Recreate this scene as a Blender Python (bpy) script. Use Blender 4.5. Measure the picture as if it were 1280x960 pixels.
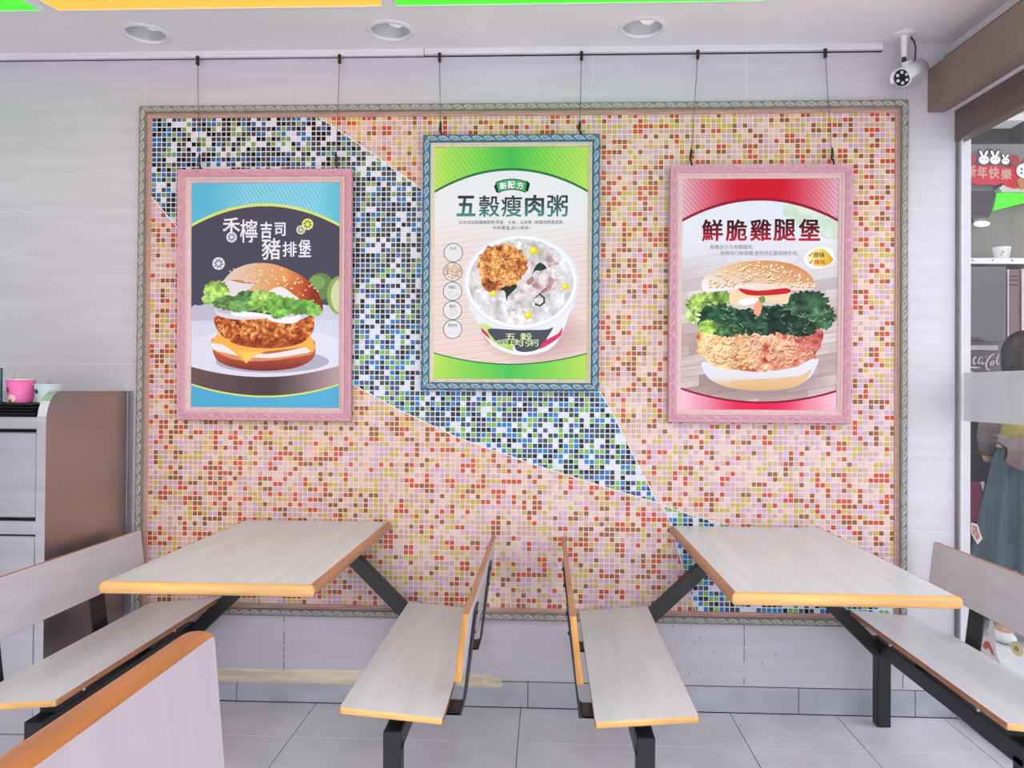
import bpy, math, random
import numpy as np
from mathutils import Matrix, Vector

for o in list(bpy.data.objects):
    bpy.data.objects.remove(o)
C = bpy.context.scene.collection
S = bpy.context.scene
R = math.radians
PI = math.pi

# ------------------------------------------------------------------ camera
cam = bpy.data.cameras.new('camera')
cam.sensor_width = 36.0
cam.lens = 1004.8 / 1280 * 36
cam.clip_start = 0.02
camo = bpy.data.objects.new('camera', cam)
C.objects.link(camo)
camo.matrix_world = (Matrix.Translation((0, -3.2361, 1.2657)) @ Matrix.Rotation(0.0431, 4, 'Z')
                     @ Matrix.Rotation(PI / 2 + 0.009, 4, 'X') @ Matrix.Rotation(0.0071, 4, 'Z'))
S.camera = camo

# ------------------------------------------------------------------ daylight
W = bpy.data.worlds.new('daylight')
W.use_nodes = True
bg = W.node_tree.nodes['Background']
bg.inputs[0].default_value = (0.93, 0.965, 1.0, 1)
bg.inputs[1].default_value = 2.3
S.world = W
S.view_settings.view_transform = 'Standard'
S.view_settings.look = 'None'
S.view_settings.gamma = 1
S.view_settings.use_curve_mapping = False
S.view_settings.exposure = 0.26
S.cycles.use_denoising = True
S.cycles.max_bounces = 10
S.cycles.diffuse_bounces = 6
S.cycles.transparent_max_bounces = 16
S.cycles.sample_clamp_indirect = 8


# the room's own ceiling lamps, behind the camera
for (lx, ly) in ((-3.2, -2.1), (-1.2, -2.1), (0.9, -2.1), (-3.2, -3.8), (-1.2, -3.8), (0.9, -3.8)):
    la = bpy.data.lights.new('ceiling_lamp', 'AREA')
    la.shape = 'RECTANGLE'
    la.size, la.size_y = 1.2, 0.6
    la.energy = 8
    la.color = (0.98, 0.98, 1.0)
    lo_ = bpy.data.objects.new('ceiling_lamp', la)
    C.objects.link(lo_)
    lo_.location = (lx, ly, 2.63)


# ------------------------------------------------------------------ materials
def lin(c):
    c = c / 255.0
    return c / 12.92 if c <= 0.04045 else ((c + 0.055) / 1.055) ** 2.4


def rgb(r, g, b):
    return (lin(r), lin(g), lin(b), 1)


MATS = {}


def mat(name, col, rough=0.5, metal=0.0, spec=0.5, noise=0.0, scale=(8, 8, 8), bump=0.0, bscale=None,
        emit=0.0, trans=0.0, coat=0.0, detail=3.0):
    if name in MATS:
        return MATS[name]
    m = bpy.data.materials.new(name)
    m.use_nodes = True
    nt = m.node_tree
    b = nt.nodes['Principled BSDF']
    b.inputs['Base Color'].default_value = rgb(*col)
    b.inputs['Roughness'].default_value = rough
    b.inputs['Metallic'].default_value = metal
    b.inputs['Specular IOR Level'].default_value = spec
    b.inputs['Coat Weight'].default_value = coat
    if emit:
        b.inputs['Emission Color'].default_value = rgb(*col)
        b.inputs['Emission Strength'].default_value = emit
    if trans:
        b.inputs['Transmission Weight'].default_value = trans
    if noise or bump:
        tc = nt.nodes.new('ShaderNodeTexCoord')
        mp = nt.nodes.new('ShaderNodeMapping')
        mp.inputs['Scale'].default_value = scale
        nz = nt.nodes.new('ShaderNodeTexNoise')
        nz.inputs['Scale'].default_value = 1.0
        nz.inputs['Detail'].default_value = detail
        nt.links.new(tc.outputs['Object'], mp.inputs['Vector'])
        nt.links.new(mp.outputs['Vector'], nz.inputs['Vector'])
        if noise:
            rp = nt.nodes.new('ShaderNodeValToRGB')
            rp.color_ramp.elements[0].position = 0.3
            rp.color_ramp.elements[1].position = 0.7
            c0 = [lin(max(0, x * (1 - noise))) for x in col]
            c1 = [lin(min(255, x * (1 + noise * 0.6))) for x in col]
            rp.color_ramp.elements[0].color = (*c0, 1)
            rp.color_ramp.elements[1].color = (*c1, 1)
            nt.links.new(nz.outputs['Fac'], rp.inputs['Fac'])
            nt.links.new(rp.outputs['Color'], b.inputs['Base Color'])
        if bump:
            bp = nt.nodes.new('ShaderNodeBump')
            bp.inputs['Strength'].default_value = bump
            bp.inputs['Distance'].default_value = 0.002
            src = nz
            if bscale:
                mp2 = nt.nodes.new('ShaderNodeMapping')
                mp2.inputs['Scale'].default_value = bscale
                src = nt.nodes.new('ShaderNodeTexNoise')
                src.inputs['Scale'].default_value = 1.0
                src.inputs['Detail'].default_value = 4
                nt.links.new(tc.outputs['Object'], mp2.inputs['Vector'])
                nt.links.new(mp2.outputs['Vector'], src.inputs['Vector'])
            nt.links.new(src.outputs['Fac'], bp.inputs['Height'])
            nt.links.new(bp.outputs['Normal'], b.inputs['Normal'])
    MATS[name] = m
    return m


M_wall = mat('glazed_wall_tile', (196, 190, 200), 0.28, noise=0.03, scale=(2.5, 2.5, 26), spec=0.4)
M_grout = mat('wall_grout', (226, 222, 228), 0.8)
M_grout_dark = mat('dirty_grout', (120, 112, 112), 0.9, noise=0.2, scale=(30, 30, 30))
M_ceil = mat('ceiling_paint', (236, 232, 233), 0.7, noise=0.02, scale=(3, 3, 3))
M_rail = mat('white_rail', (222, 218, 224), 0.4, noise=0.02, scale=(5, 40, 40))
M_floor = mat('floor_tile_glaze', (222, 218, 227), 0.28, noise=0.05, scale=(5, 5, 5), spec=0.35)
M_base = mat('baseboard_tile_glaze', (176, 176, 188), 0.28, noise=0.08, scale=(5, 5, 8))
M_joint = mat('dark_floor_grout', (58, 54, 60), 0.9, noise=0.15, scale=(40, 40, 40))
M_lam = mat('pale_laminate', (206, 205, 212), 0.27, noise=0.035, scale=(30, 2.2, 2.2), spec=0.4, detail=4)
M_lam_y = mat('pale_laminate_seat', (210, 207, 213), 0.33, noise=0.035, scale=(26, 2.0, 26), spec=0.35, detail=4)
M_lam_v = mat('pale_laminate_back', (204, 198, 206), 0.4, noise=0.03, scale=(3, 5, 22), spec=0.3)
M_wood_l = mat('light_wood_edge', (222, 170, 102), 0.32, noise=0.13, scale=(5, 60, 60), detail=5)
M_wood_b = mat('shaded_wood_edge', (176, 118, 84), 0.4, noise=0.12, scale=(60, 5, 60), detail=5)  # darker than the front edges: side shading put into the colour
M_wood_o = mat('orange_wood_edge', (168, 100, 48), 0.38, noise=0.14, scale=(90, 6, 60), detail=5)
M_wood_s = mat('sawn_wood_edge', (204, 146, 76), 0.5, noise=0.16, scale=(70, 70, 9), detail=5)
M_steel = mat('black_painted_steel', (23, 23, 26), 0.42, noise=0.12, scale=(25, 25, 25), spec=0.5)
M_bolt = mat('zinc_bolt', (190, 190, 192), 0.3, metal=1.0, noise=0.05, scale=(60, 60, 60))
M_stain = mat('stainless_steel', (206, 204, 212), 0.42, metal=0.95, noise=0.03, scale=(2, 2, 60))
M_stain_side = mat('stainless_side', (180, 168, 166), 0.34, metal=0.95, noise=0.03, scale=(4, 4, 4))
M_black = mat('black_plastic', (22, 21, 24), 0.3, noise=0.1, scale=(20, 20, 20))
M_dark = mat('dark_gap', (24, 22, 26), 0.8, noise=0.1, scale=(10, 10, 10))
M_mould = mat('taupe_moulding', (124, 119, 114), 0.5, noise=0.10, scale=(40, 40, 40))
M_carve = mat('silver_carving', (206, 202, 196), 0.4, noise=0.10, scale=(120, 120, 120))
M_liner = mat('rosewood_liner', (188, 150, 138), 0.5, noise=0.10, scale=(8, 8, 90), detail=5)
M_pink = mat('pink_frame', (204, 146, 164), 0.5, noise=0.06, scale=(60, 60, 60))
M_pink_c = mat('pink_carving', (216, 170, 182), 0.45, noise=0.06, scale=(120, 120, 120))
M_pink_l = mat('pink_liner', (212, 178, 178), 0.5, noise=0.04, scale=(50, 50, 50))
M_blue = mat('blue_frame', (44, 98, 130), 0.5, noise=0.12, scale=(50, 50, 50))
M_blue_c = mat('white_carving', (196, 208, 216), 0.5, noise=0.08, scale=(150, 150, 150))
M_bei = mat('beige_liner', (212, 194, 176), 0.5, noise=0.05, scale=(50, 50, 50))
M_white = mat('white_plastic', (226, 224, 228), 0.4, noise=0.02, scale=(20, 20, 20))
M_whitep = mat('white_paint', (224, 220, 226), 0.5, noise=0.02, scale=(10, 10, 10))
M_alu = mat('aluminium', (200, 200, 208), 0.3, metal=0.9, noise=0.03, scale=(50, 50, 4))
M_chrome = mat('reflector', (214, 214, 218), 0.35, metal=0.45, noise=0.03, scale=(20, 20, 20))
M_bulb = mat('frosted_bulb', (240, 238, 236), 0.4, emit=0.25)
M_beam = mat('brown_beam', (138, 118, 108), 0.55, noise=0.05, scale=(4, 4, 4))
M_beam2 = mat('dark_brown_beam', (112, 94, 92), 0.45, noise=0.06, scale=(4, 4, 4))
M_tape = mat('beige_tape', (206, 190, 166), 0.22, noise=0.06, scale=(9, 9, 60), bump=0.5, bscale=(30, 30, 60), spec=0.6)
M_wire = mat('dark_cable', (104, 98, 98), 0.5, metal=0.3, noise=0.1, scale=(40, 40, 40))
M_grip = mat('bronze_gripper', (62, 44, 36), 0.4, metal=0.5, noise=0.15, scale=(80, 80, 80))
M_green_e = mat('green_light_panel', (70, 214, 40), 0.5, emit=0.75)
M_orange_e = mat('orange_light_panel', (248, 172, 62), 0.5, emit=0.75)


def plain(name, r, g, b, rough=0.5, n=0.05, **k):
    return mat(name, (r, g, b), rough, noise=n, scale=k.pop('scale', (15, 15, 15)), **k)


def glass_mat():
    m = bpy.data.materials.new('clear_glass')
    m.use_nodes = True
    nt = m.node_tree
    nt.nodes.clear()
    out = nt.nodes.new('ShaderNodeOutputMaterial')
    mx = nt.nodes.new('ShaderNodeMixShader')
    tr = nt.nodes.new('ShaderNodeBsdfTransparent')
    tr.inputs[0].default_value = (0.93, 0.95, 0.95, 1)
    gl = nt.nodes.new('ShaderNodeBsdfGlossy')
    gl.inputs['Roughness'].default_value = 0.0
    fr = nt.nodes.new('ShaderNodeFresnel')
    fr.inputs[0].default_value = 1.4
    nt.links.new(fr.outputs[0], mx.inputs[0])
    nt.links.new(tr.outputs[0], mx.inputs[1])
    nt.links.new(gl.outputs[0], mx.inputs[2])
    nt.links.new(mx.outputs[0], out.inputs[0])
    return m


def frost_mat():
    m = bpy.data.materials.new('frosted_film')
    m.use_nodes = True
    nt = m.node_tree
    nt.nodes.clear()
    out = nt.nodes.new('ShaderNodeOutputMaterial')
    mx = nt.nodes.new('ShaderNodeMixShader')
    mx2 = nt.nodes.new('ShaderNodeMixShader')
    df = nt.nodes.new('ShaderNodeBsdfDiffuse')
    df.inputs[0].default_value = rgb(190, 184, 192)
    tl = nt.nodes.new('ShaderNodeBsdfTranslucent')
    tl.inputs[0].default_value = rgb(200, 196, 202)
    tr = nt.nodes.new('ShaderNodeBsdfTransparent')
    mx2.inputs[0].default_value = 0.45
    nt.links.new(df.outputs[0], mx2.inputs[1])
    nt.links.new(tl.outputs[0], mx2.inputs[2])
    mx.inputs[0].default_value = 0.06
    nt.links.new(mx2.outputs[0], mx.inputs[1])
    nt.links.new(tr.outputs[0], mx.inputs[2])
    nt.links.new(mx.outputs[0], out.inputs[0])
    return m


# ------------------------------------------------------------------ mesh helpers
class MB:
    def __init__(s):
        s.v, s.f, s.sm = [], [], []

    def add(s, vs, fs, smooth=False, mtx=None):
        n = len(s.v)
        if mtx is not None:
            vs = [tuple(mtx @ Vector(v)) for v in vs]
        s.v += [tuple(v) for v in vs]
        s.f += [tuple(i + n for i in f) for f in fs]
        s.sm += [smooth] * len(fs)
        return s

    def box(s, x0, x1, y0, y1, z0, z1, mtx=None, bev=0.0):
        if bev > 0:
            xs, ys, zs = (x0, x1), (y0, y1), (z0, z1)
            vs, idx = [], {}
            for i in (0, 1):
                for j in (0, 1):
                    for k in (0, 1):
                        for a in range(3):
                            p = [xs[i], ys[j], zs[k]]
                            sg = [1 - 2 * i, 1 - 2 * j, 1 - 2 * k]
                            for b in range(3):
                                if b != a:
                                    p[b] += sg[b] * bev
                            idx[i, j, k, a] = len(vs)
                            vs.append(p)
            fs = []
            cyc = [(0, 0), (1, 0), (1, 1), (0, 1)]
            for a in range(3):
                b, c = (a + 1) % 3, (a + 2) % 3
                for sd in (0, 1):
                    q = []
                    for (u, w) in cyc:
                        t = [0, 0, 0]
                        t[a], t[b], t[c] = sd, u, w
                        q.append(idx[t[0], t[1], t[2], a])
                    fs.append(q if sd else q[::-1])
            for a in range(3):
                b, c = (a + 1) % 3, (a + 2) % 3
                for (u, w) in cyc:
                    t0, t1 = [0] * 3, [0] * 3
                    t0[b], t0[c] = u, w
                    t1[b], t1[c] = u, w
                    t0[a], t1[a] = 0, 1
                    q = [idx[(*t0, b)], idx[(*t1, b)], idx[(*t1, c)], idx[(*t0, c)]]
                    fs.append(q if (u == w) else q[::-1])
            for i in (0, 1):
                for j in (0, 1):
                    for k in (0, 1):
                        q = [idx[i, j, k, 0], idx[i, j, k, 1], idx[i, j, k, 2]]
                        fs.append(q if (i + j + k) % 2 else q[::-1])
            return s.add(vs, fs, mtx=mtx)
        vs = [(x0, y0, z0), (x1, y0, z0), (x1, y1, z0), (x0, y1, z0), (x0, y0, z1), (x1, y0, z1), (x1, y1, z1), (x0, y1, z1)]
        return s.add(vs, [(0, 3, 2, 1), (4, 5, 6, 7), (0, 1, 5, 4), (1, 2, 6, 5), (2, 3, 7, 6), (3, 0, 4, 7)], mtx=mtx)

    def prism(s, poly, a, b, axis='z', mtx=None, smooth=False):
        n = len(poly)

        def P(p, h):
            return {'z': (p[0], p[1], h), 'y': (p[0], h, p[1]), 'x': (h, p[0], p[1])}[axis]
        vs = [P(p, a) for p in poly] + [P(p, b) for p in poly]
        fs = [tuple(range(n))[::-1], tuple(range(n, 2 * n))]
        s.add(vs, fs, mtx=mtx)
        return s.add(vs, [(i, (i + 1) % n, n + (i + 1) % n, n + i) for i in range(n)], smooth, mtx=mtx)

    def lathe(s, prof, n=24, mtx=None, smooth=True, closed=False):
        vs = []
        for (r, z) in prof:
            for k in range(n):
                a = 2 * PI * k / n
                vs.append((r * math.cos(a), r * math.sin(a), z))
        fs = []
        m = len(prof)
        for i in range(m if closed else m - 1):
            i2 = (i + 1) % m
            for k in range(n):
                k2 = (k + 1) % n
                fs.append((i * n + k, i * n + k2, i2 * n + k2, i2 * n + k))
        return s.add(vs, fs, smooth, mtx)

    def tube(s, pts, r, n=8, smooth=True, caps=True):
        pts = [Vector(p) for p in pts]
        vs, fs = [], []
        prev = None
        for i, p in enumerate(pts):
            t = (pts[min(i + 1, len(pts) - 1)] - pts[max(i - 1, 0)]).normalized()
            if prev is None:
                u = t.cross(Vector((0, 0, 1)) if abs(t.z) < 0.9 else Vector((0, 1, 0))).normalized()
            else:
                u = (prev - t * prev.dot(t)).normalized()
            prev = u
            w = t.cross(u)
            rr = r[i] if isinstance(r, (list, tuple)) else r
            for k in range(n):
                a = 2 * PI * k / n
                vs.append(tuple(p + (u * math.cos(a) + w * math.sin(a)) * rr))
        for i in range(len(pts) - 1):
            for k in range(n):
                k2 = (k + 1) % n
                fs.append((i * n + k, i * n + k2, (i + 1) * n + k2, (i + 1) * n + k))
        s.add(vs, fs, smooth)
        if caps:
            m = len(pts)
            s.f += [tuple(len(s.v) - m * n + k for k in range(n))[::-1], tuple(len(s.v) - n + k for k in range(n))]
            s.sm += [False, False]
        return s

    def sphere(s, c, rad, nu=16, nv=10, mtx=None):
        rad = rad if isinstance(rad, (tuple, list)) else (rad,) * 3
        vs, fs = [], []
        for i in range(nv + 1):
            th = PI * i / nv
            for k in range(nu):
                a = 2 * PI * k / nu
                vs.append((c[0] + rad[0] * math.sin(th) * math.cos(a), c[1] + rad[1] * math.sin(th) * math.sin(a), c[2] - rad[2] * math.cos(th)))
        for i in range(nv):
            for k in range(nu):
                k2 = (k + 1) % nu
                fs.append((i * nu + k, i * nu + k2, (i + 1) * nu + k2, (i + 1) * nu + k))
        return s.add(vs, fs, True, mtx)

    def mesh(s, name, origin=(0, 0, 0)):
        me = bpy.data.meshes.new(name)
        me.from_pydata([(v[0] - origin[0], v[1] - origin[1], v[2] - origin[2]) for v in s.v], [], s.f)
        me.polygons.foreach_set('use_smooth', s.sm)
        me.update()
        return me

    def build(s, name, material, parent=None, local=False):
        org = (0, 0, 0)
        if parent is not None and not local:
            org = ORG.get(parent.name, (0, 0, 0))
        me = s.mesh(name, org)
        if material is not None:
            for mm in (material if isinstance(material, list) else [material]):
                me.materials.append(mm)
        o = bpy.data.objects.new(name, me)
        C.objects.link(o)
        if parent is not None:
            o.parent = parent
            ORG[o.name] = org
        return o


ORG = {}


def tag(o, label=None, cat=None, group=None, kind=None):
    if label:
        o['label'] = label
    if cat:
        o['category'] = cat
    if group:
        o['group'] = group
    if kind:
        o['kind'] = kind
    return o


def thing(name, loc, label, cat, group=None, kind=None):
    o = bpy.data.objects.new(name, None)
    o.empty_display_size = 0.05
    C.objects.link(o)
    o.location = loc
    ORG[o.name] = tuple(loc)
    return tag(o, label, cat, group, kind)


def struct(name, mb, m, label=None):
    o = mb.build(name, m)
    return tag(o, label, kind='structure')


def rrect(x0, x1, y0, y1, r, n=5):
    pts = []
    for (cx, cy, a0) in ((x1 - r, y0 + r, -90), (x1 - r, y1 - r, 0), (x0 + r, y1 - r, 90), (x0 + r, y0 + r, 180)):
        for k in range(n + 1):
            a = R(a0 + 90 * k / n)
            pts.append((cx + r * math.cos(a), cy + r * math.sin(a)))
    return pts


def ring(mb, w, l, prof, r, seg=5, mtx=None, sides=None):
    """sweep profile [(out, z)] round a rounded rectangle w x l centred on the origin"""
    n = seg + 1
    paths = []
    for (o, z) in prof:
        rr = max(r + o, 0.0005)
        paths.append([(p[0], p[1], z) for p in rrect(-w / 2 - o, w / 2 + o, -l / 2 - o, l / 2 + o, rr, seg)])
    m = len(paths[0])
    vs = [p for path in paths for p in path]
    fs = []
    for i in range(len(prof) - 1):
        for k in range(m):
            k2 = (k + 1) % m
            fs.append((i * m + k, i * m + k2, (i + 1) * m + k2, (i + 1) * m + k))
    mb.add(vs, fs, True, mtx)


def strip_side(w, l, prof, r, side, mtx=None, seg=4):
    """one side of a banded edge, mitred at the corners; side 0 front(-y) 1 right 2 back 3 left"""
    mb = MB()
    rows = []
    for (o, z) in prof:
        pts = rrect(-w / 2 - o, w / 2 + o, -l / 2 - o, l / 2 + o, max(r + o, 0.0006), seg * 2)
        n = seg * 2 + 1
        cyc = {0: [3, 0], 1: [0, 1], 2: [1, 2], 3: [2, 3]}[side]
        a = pts[cyc[0] * n + seg: cyc[0] * n + n]
        b = pts[cyc[1] * n: cyc[1] * n + seg + 1]
        rows.append([(p[0], p[1], z) for p in a + b])
    m = len(rows[0])
    vs = [p for q in rows for p in q]
    fs = []
    for i in range(len(rows) - 1):
        for k in range(m - 1):
            fs.append((i * m + k, i * m + k + 1, (i + 1) * m + k + 1, (i + 1) * m + k))
    mb.add(vs, fs, True, mtx)
    return mb


def board(parent, name, mtx, w, l, t, r, round_, lam, edges, label=None):
    """laminate board centred at origin of mtx (z up = thickness), with four wooden edge strips"""
    mb = MB()
    e = round_ if round_ else 0.0012
    mb.prism(rrect(-w / 2 + e, w / 2 - e, -l / 2 + e, l / 2 - e, max(r - e, 0.001)), -t / 2, t / 2, 'z', mtx)
    top = mb.build(name, lam, parent)
    if label:
        top['label'] = label
    if round_:
        prof = [(-e, t / 2)] + [(-e + e * math.sin(a), (t / 2) * math.cos(a)) for a in [PI * k / 10 for k in range(1, 10)]] + [(-e, -t / 2)]
    else:
        prof = [(-e, t / 2), (-0.0008, t / 2), (0, t / 2 - 0.0008), (0, -t / 2 + 0.0008), (-0.0008, -t / 2), (-e, -t / 2)]
    for k in range(4):
        strip_side(w, l, prof, r, k, mtx).build('edge_band', edges[k], top)
    return top


def text_mesh(body, size, bold=0.0, shear=0.0):
    cu = bpy.data.curves.new('lettering', 'FONT')
    cu.body = body
    cu.size = size
    cu.align_x = 'CENTER'
    cu.align_y = 'CENTER'
    cu.offset = bold * size
    cu.shear = shear
    cu.resolution_u = 3
    o = bpy.data.objects.new('tmp', cu)
    C.objects.link(o)
    bpy.context.view_layer.update()
    dg = bpy.context.evaluated_depsgraph_get()
    me = bpy.data.meshes.new_from_object(o.evaluated_get(dg))
    bpy.data.objects.remove(o)
    bpy.data.curves.remove(cu)
    n = len(me.vertices)
    co = np.empty(n * 3)
    me.vertices.foreach_get('co', co)
    co = co.reshape(-1, 3)
    fs = [tuple(p.vertices) for p in me.polygons]
    bpy.data.meshes.remove(me)
    return co, fs


def put_text(mb, body, cx, cz, w, h, y, bold=0.0, shear=0.0, rot=0.0):
    """lettering fitted to a w x h box in the XZ plane facing -Y (w or h may be None); bold = extra stroke width, a share of h"""
    co, fs = text_mesh(body, 1.0, 0.0, shear)
    lo, hi = co.min(0), co.max(0)
    c = (lo + hi) / 2
    d = hi - lo
    bw = bold * (h if h else w)
    sx = (w - bw) / d[0] if w else h / d[1]
    sz = (h - bw) / d[1] if h else sx
    x = (co[:, 0] - c[0]) * sx
    z = (co[:, 1] - c[1]) * sz
    ca, sa = math.cos(rot), math.sin(rot)
    shifts = [(0, 0)] if not bold else [(bw / 2 * math.cos(a), bw / 2 * math.sin(a)) for a in [2 * PI * k / 6 for k in range(6)]]
    for k, (ox, oz) in enumerate(shifts):
        vs = [(cx + ox + ca * a - sa * b, y - 0.00002 * k, cz + oz + sa * a + ca * b) for a, b in zip(x, z)]
        mb.add(vs, fs)
    return mb


# ================================================================== SETTING
GX, GK = 1.62, 0.0661            # glass line: X = GX - GK * Y (splayed a little)


def gx(y):
    return GX - GK * y


JX = [-4.77, -4.15, -3.53, -2.9, -2.28, -1.661, -1.059, -0.441, 0.177, 0.789, 1.406, 1.665]
JZ = [0.104, 0.726, 1.365, 1.997, 2.65]
wb = MB()
wb.box(-5.0, 1.662, -0.0030, 0.12, 0, 3.0)
wall_back = struct('wall_back', wb, M_grout)
for i in range(len(JX) - 1):
    for j in range(len(JZ) - 1):
        g = 0.0010
        t = MB().box(JX[i] + g, JX[i + 1] - g, -0.004, 0.004, JZ[j] + g, JZ[j + 1] - g, bev=0.0005)
        t.build('wall_tile', M_wall, wall_back)
# dark, worn joints in the lowest row
gj = MB()
rj = random.Random(5)
for x in JX[:-1]:
    for z0 in np.arange(0.11, 0.34, 0.03):
        if rj.random() < 0.9:
            gj.box(x - 0.0013, x + 0.0013, -0.0052, 0.0, z0, z0 + 0.03 * rj.uniform(0.7, 1))
for _ in range(46):                                                # small scuffs and chips on the lowest tiles
    x, z = rj.gauss(0.62, 0.16), rj.uniform(0.115, 0.335)
    w_, h_ = rj.uniform(0.001, 0.003), rj.choice([0.002, 0.003, 0.004, 0.012])
    gj.box(x, x + w_, -0.0048, 0.0, z, z + h_)
tag(gj.build('joint_dirt', M_grout_dark, wall_back), kind='stuff')

bb = MB().box(-5.0, 1.662, -0.006, 0.0005, 0, 0.103)
base = struct('baseboard_back', bb, M_joint)
bx = [-4.9 + 0.42 * k for k in range(20)]
bj = [-2.6, -2.15, -1.7, -1.25, -0.62, -0.067, 0.5, 1.0, 1.45, 1.66]
for i in range(len(bj) - 1):
    MB().box(bj[i] + 0.0012, bj[i + 1] - 0.0012, -0.013, 0.0, 0.002, 0.1015, bev=0.0015).build('baseboard_tile', M_base, base)

fl = MB().box(-5.0, 6.5, -4.8, 4.0, -0.12, -0.002)
floor = struct('floor', fl, M_joint)
fx = [-5.0] + [-4.228 + 0.4133 * k for k in range(15)]
fy = [-0.013, -0.33, -0.744, -1.158, -1.572, -1.985]
FXE = [x for x in fx if x < 1.6]
for i in range(len(FXE)):
    for j in range(len(fy) - 1):
        x0, x1 = FXE[i] + 0.0013, (FXE[i + 1] if i + 1 < len(FXE) else 1.62) - 0.0013
        MB().box(x0, x1, fy[j + 1] + 0.0013, fy[j] - 0.0013, -0.01, 0.0, bev=0.001).build('floor_tile', M_floor, floor)
MB().box(-5.0, 1.66, -4.8, fy[-1] - 0.001, -0.01, 0.0).build('floor_field', M_floor, floor)
M_outfloor = plain('outer_floor_tile', 206, 208, 212, 0.35, 0.04)
for i in range(8):
    for j in range(6):
        x0, y0 = 1.70 + 0.45 * i, -0.5 + 0.45 * j
        MB().box(x0 + 0.0015, x0 + 0.4485, y0 + 0.0015, y0 + 0.4485, -0.01, 0.0).build('floor_tile', M_outfloor, floor)
MB().box(1.66, 6.5, -4.8, -0.5, -0.01, 0.0).build('floor_field', M_outfloor, floor)


# ceiling with round holes for the downlights
def ceil_holes(mb, x0, x1, y0, y1, z, cxs, cy, r, n=32):
    hw = r + 0.03
    xs = [x0]
    for c in cxs:
        xs += [c - hw, c + hw]
    xs.append(x1)

    def q(a, b, c, d):
        mb.add([(a, c, z), (b, c, z), (b, d, z), (a, d, z)], [(0, 3, 2, 1)])
    for k in range(0, len(xs), 2):
        q(xs[k], xs[k + 1], y0, y1)
    for c in cxs:
        q(c - hw, c + hw, y0, cy - hw)
        q(c - hw, c + hw, cy + hw, y1)
        vs, fs = [], []
        for k in range(n):
            a = 2 * PI * k / n
            vs.append((c + r * math.cos(a), cy + r * math.sin(a), z))
            sq = max(abs(math.cos(a)), abs(math.sin(a)))
            vs.append((c + hw * math.cos(a) / sq, cy + hw * math.sin(a) / sq, z))
        for k in range(n):
            k2 = (k + 1) % n
            fs.append((2 * k, 2 * k + 1, 2 * k2 + 1, 2 * k2))
        mb.add(vs, fs)


ZC = 2.65
DL = [-1.572, -0.610, 0.355]
DLY = -0.177
cm = MB()
ceil_holes(cm, -5.0, 1.60, -0.382, 0.0, ZC, DL, DLY, 0.084)
cm.add([(-5, -4.8, ZC), (1.92, -4.8, ZC), (1.62, -0.382, ZC), (-5, -0.382, ZC)], [(0, 3, 2, 1)])
cm.add([(1.60, -0.382, ZC), (1.62, -0.382, ZC), (1.60, 0, ZC)], [(0, 1, 2)])
cm.box(-5.0, 1.6, -4.8, 0.0, 2.9, 3.0)
ceiling = struct('ceiling', cm, M_ceil)

# picture rail in two lengths
t1 = MB().box(-5.0, -0.505, -0.020, 0.0, 2.632, 2.6498, bev=0.002)
t1.box(-5.0, -0.505, -0.024, 0.0, 2.621, 2.633, bev=0.002)
struct('trim_1', t1, M_rail)
t2 = MB().box(-0.503, 1.318, -0.021, 0.0, 2.635, 2.6498, bev=0.002)
t2.box(-0.503, 1.318, -0.025, 0.0, 2.623, 2.636, bev=0.002)
struct('trim_2', t2, M_rail)
t3 = MB().box(-5.0, 1.318, -0.007, -0.0042, 2.6185, 2.6225)  # dark strip in place of the shade under the rail
struct('rail_shade', t3, M_dark)


# header beams above the glass, running towards the camera
def splay_box(mb, xa, xb, za, zb, y0=-4.8, y1=-0.0045):
    vs = []
    for y in (y0, y1):
        d = -GK * y
        vs += [(xa + d, y, za), (xb + d, y, za), (xb + d, y, zb), (xa + d, y, zb)]
    mb.add(vs, [(0, 1, 2, 3), (7, 6, 5, 4), (0, 4, 5, 1), (1, 5, 6, 2), (2, 6, 7, 3), (3, 7, 4, 0)])
    return mb


struct('trim_4', splay_box(MB(), 1.495, 1.560, 2.378, 2.545), M_beam)
struct('trim_5', splay_box(MB(), 1.588, 1.64, 2.60, 2.6495), M_white)
struct('trim_6', splay_box(MB(), 1.600, 1.645, 2.262, 2.384), M_beam2)
struct('trim_7', splay_box(MB(), 1.575, 1.602, 2.384, 2.402), M_white)
struct('trim_8', splay_box(MB(), 1.561, 1.64, 2.41, 2.60), M_beam2)

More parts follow.
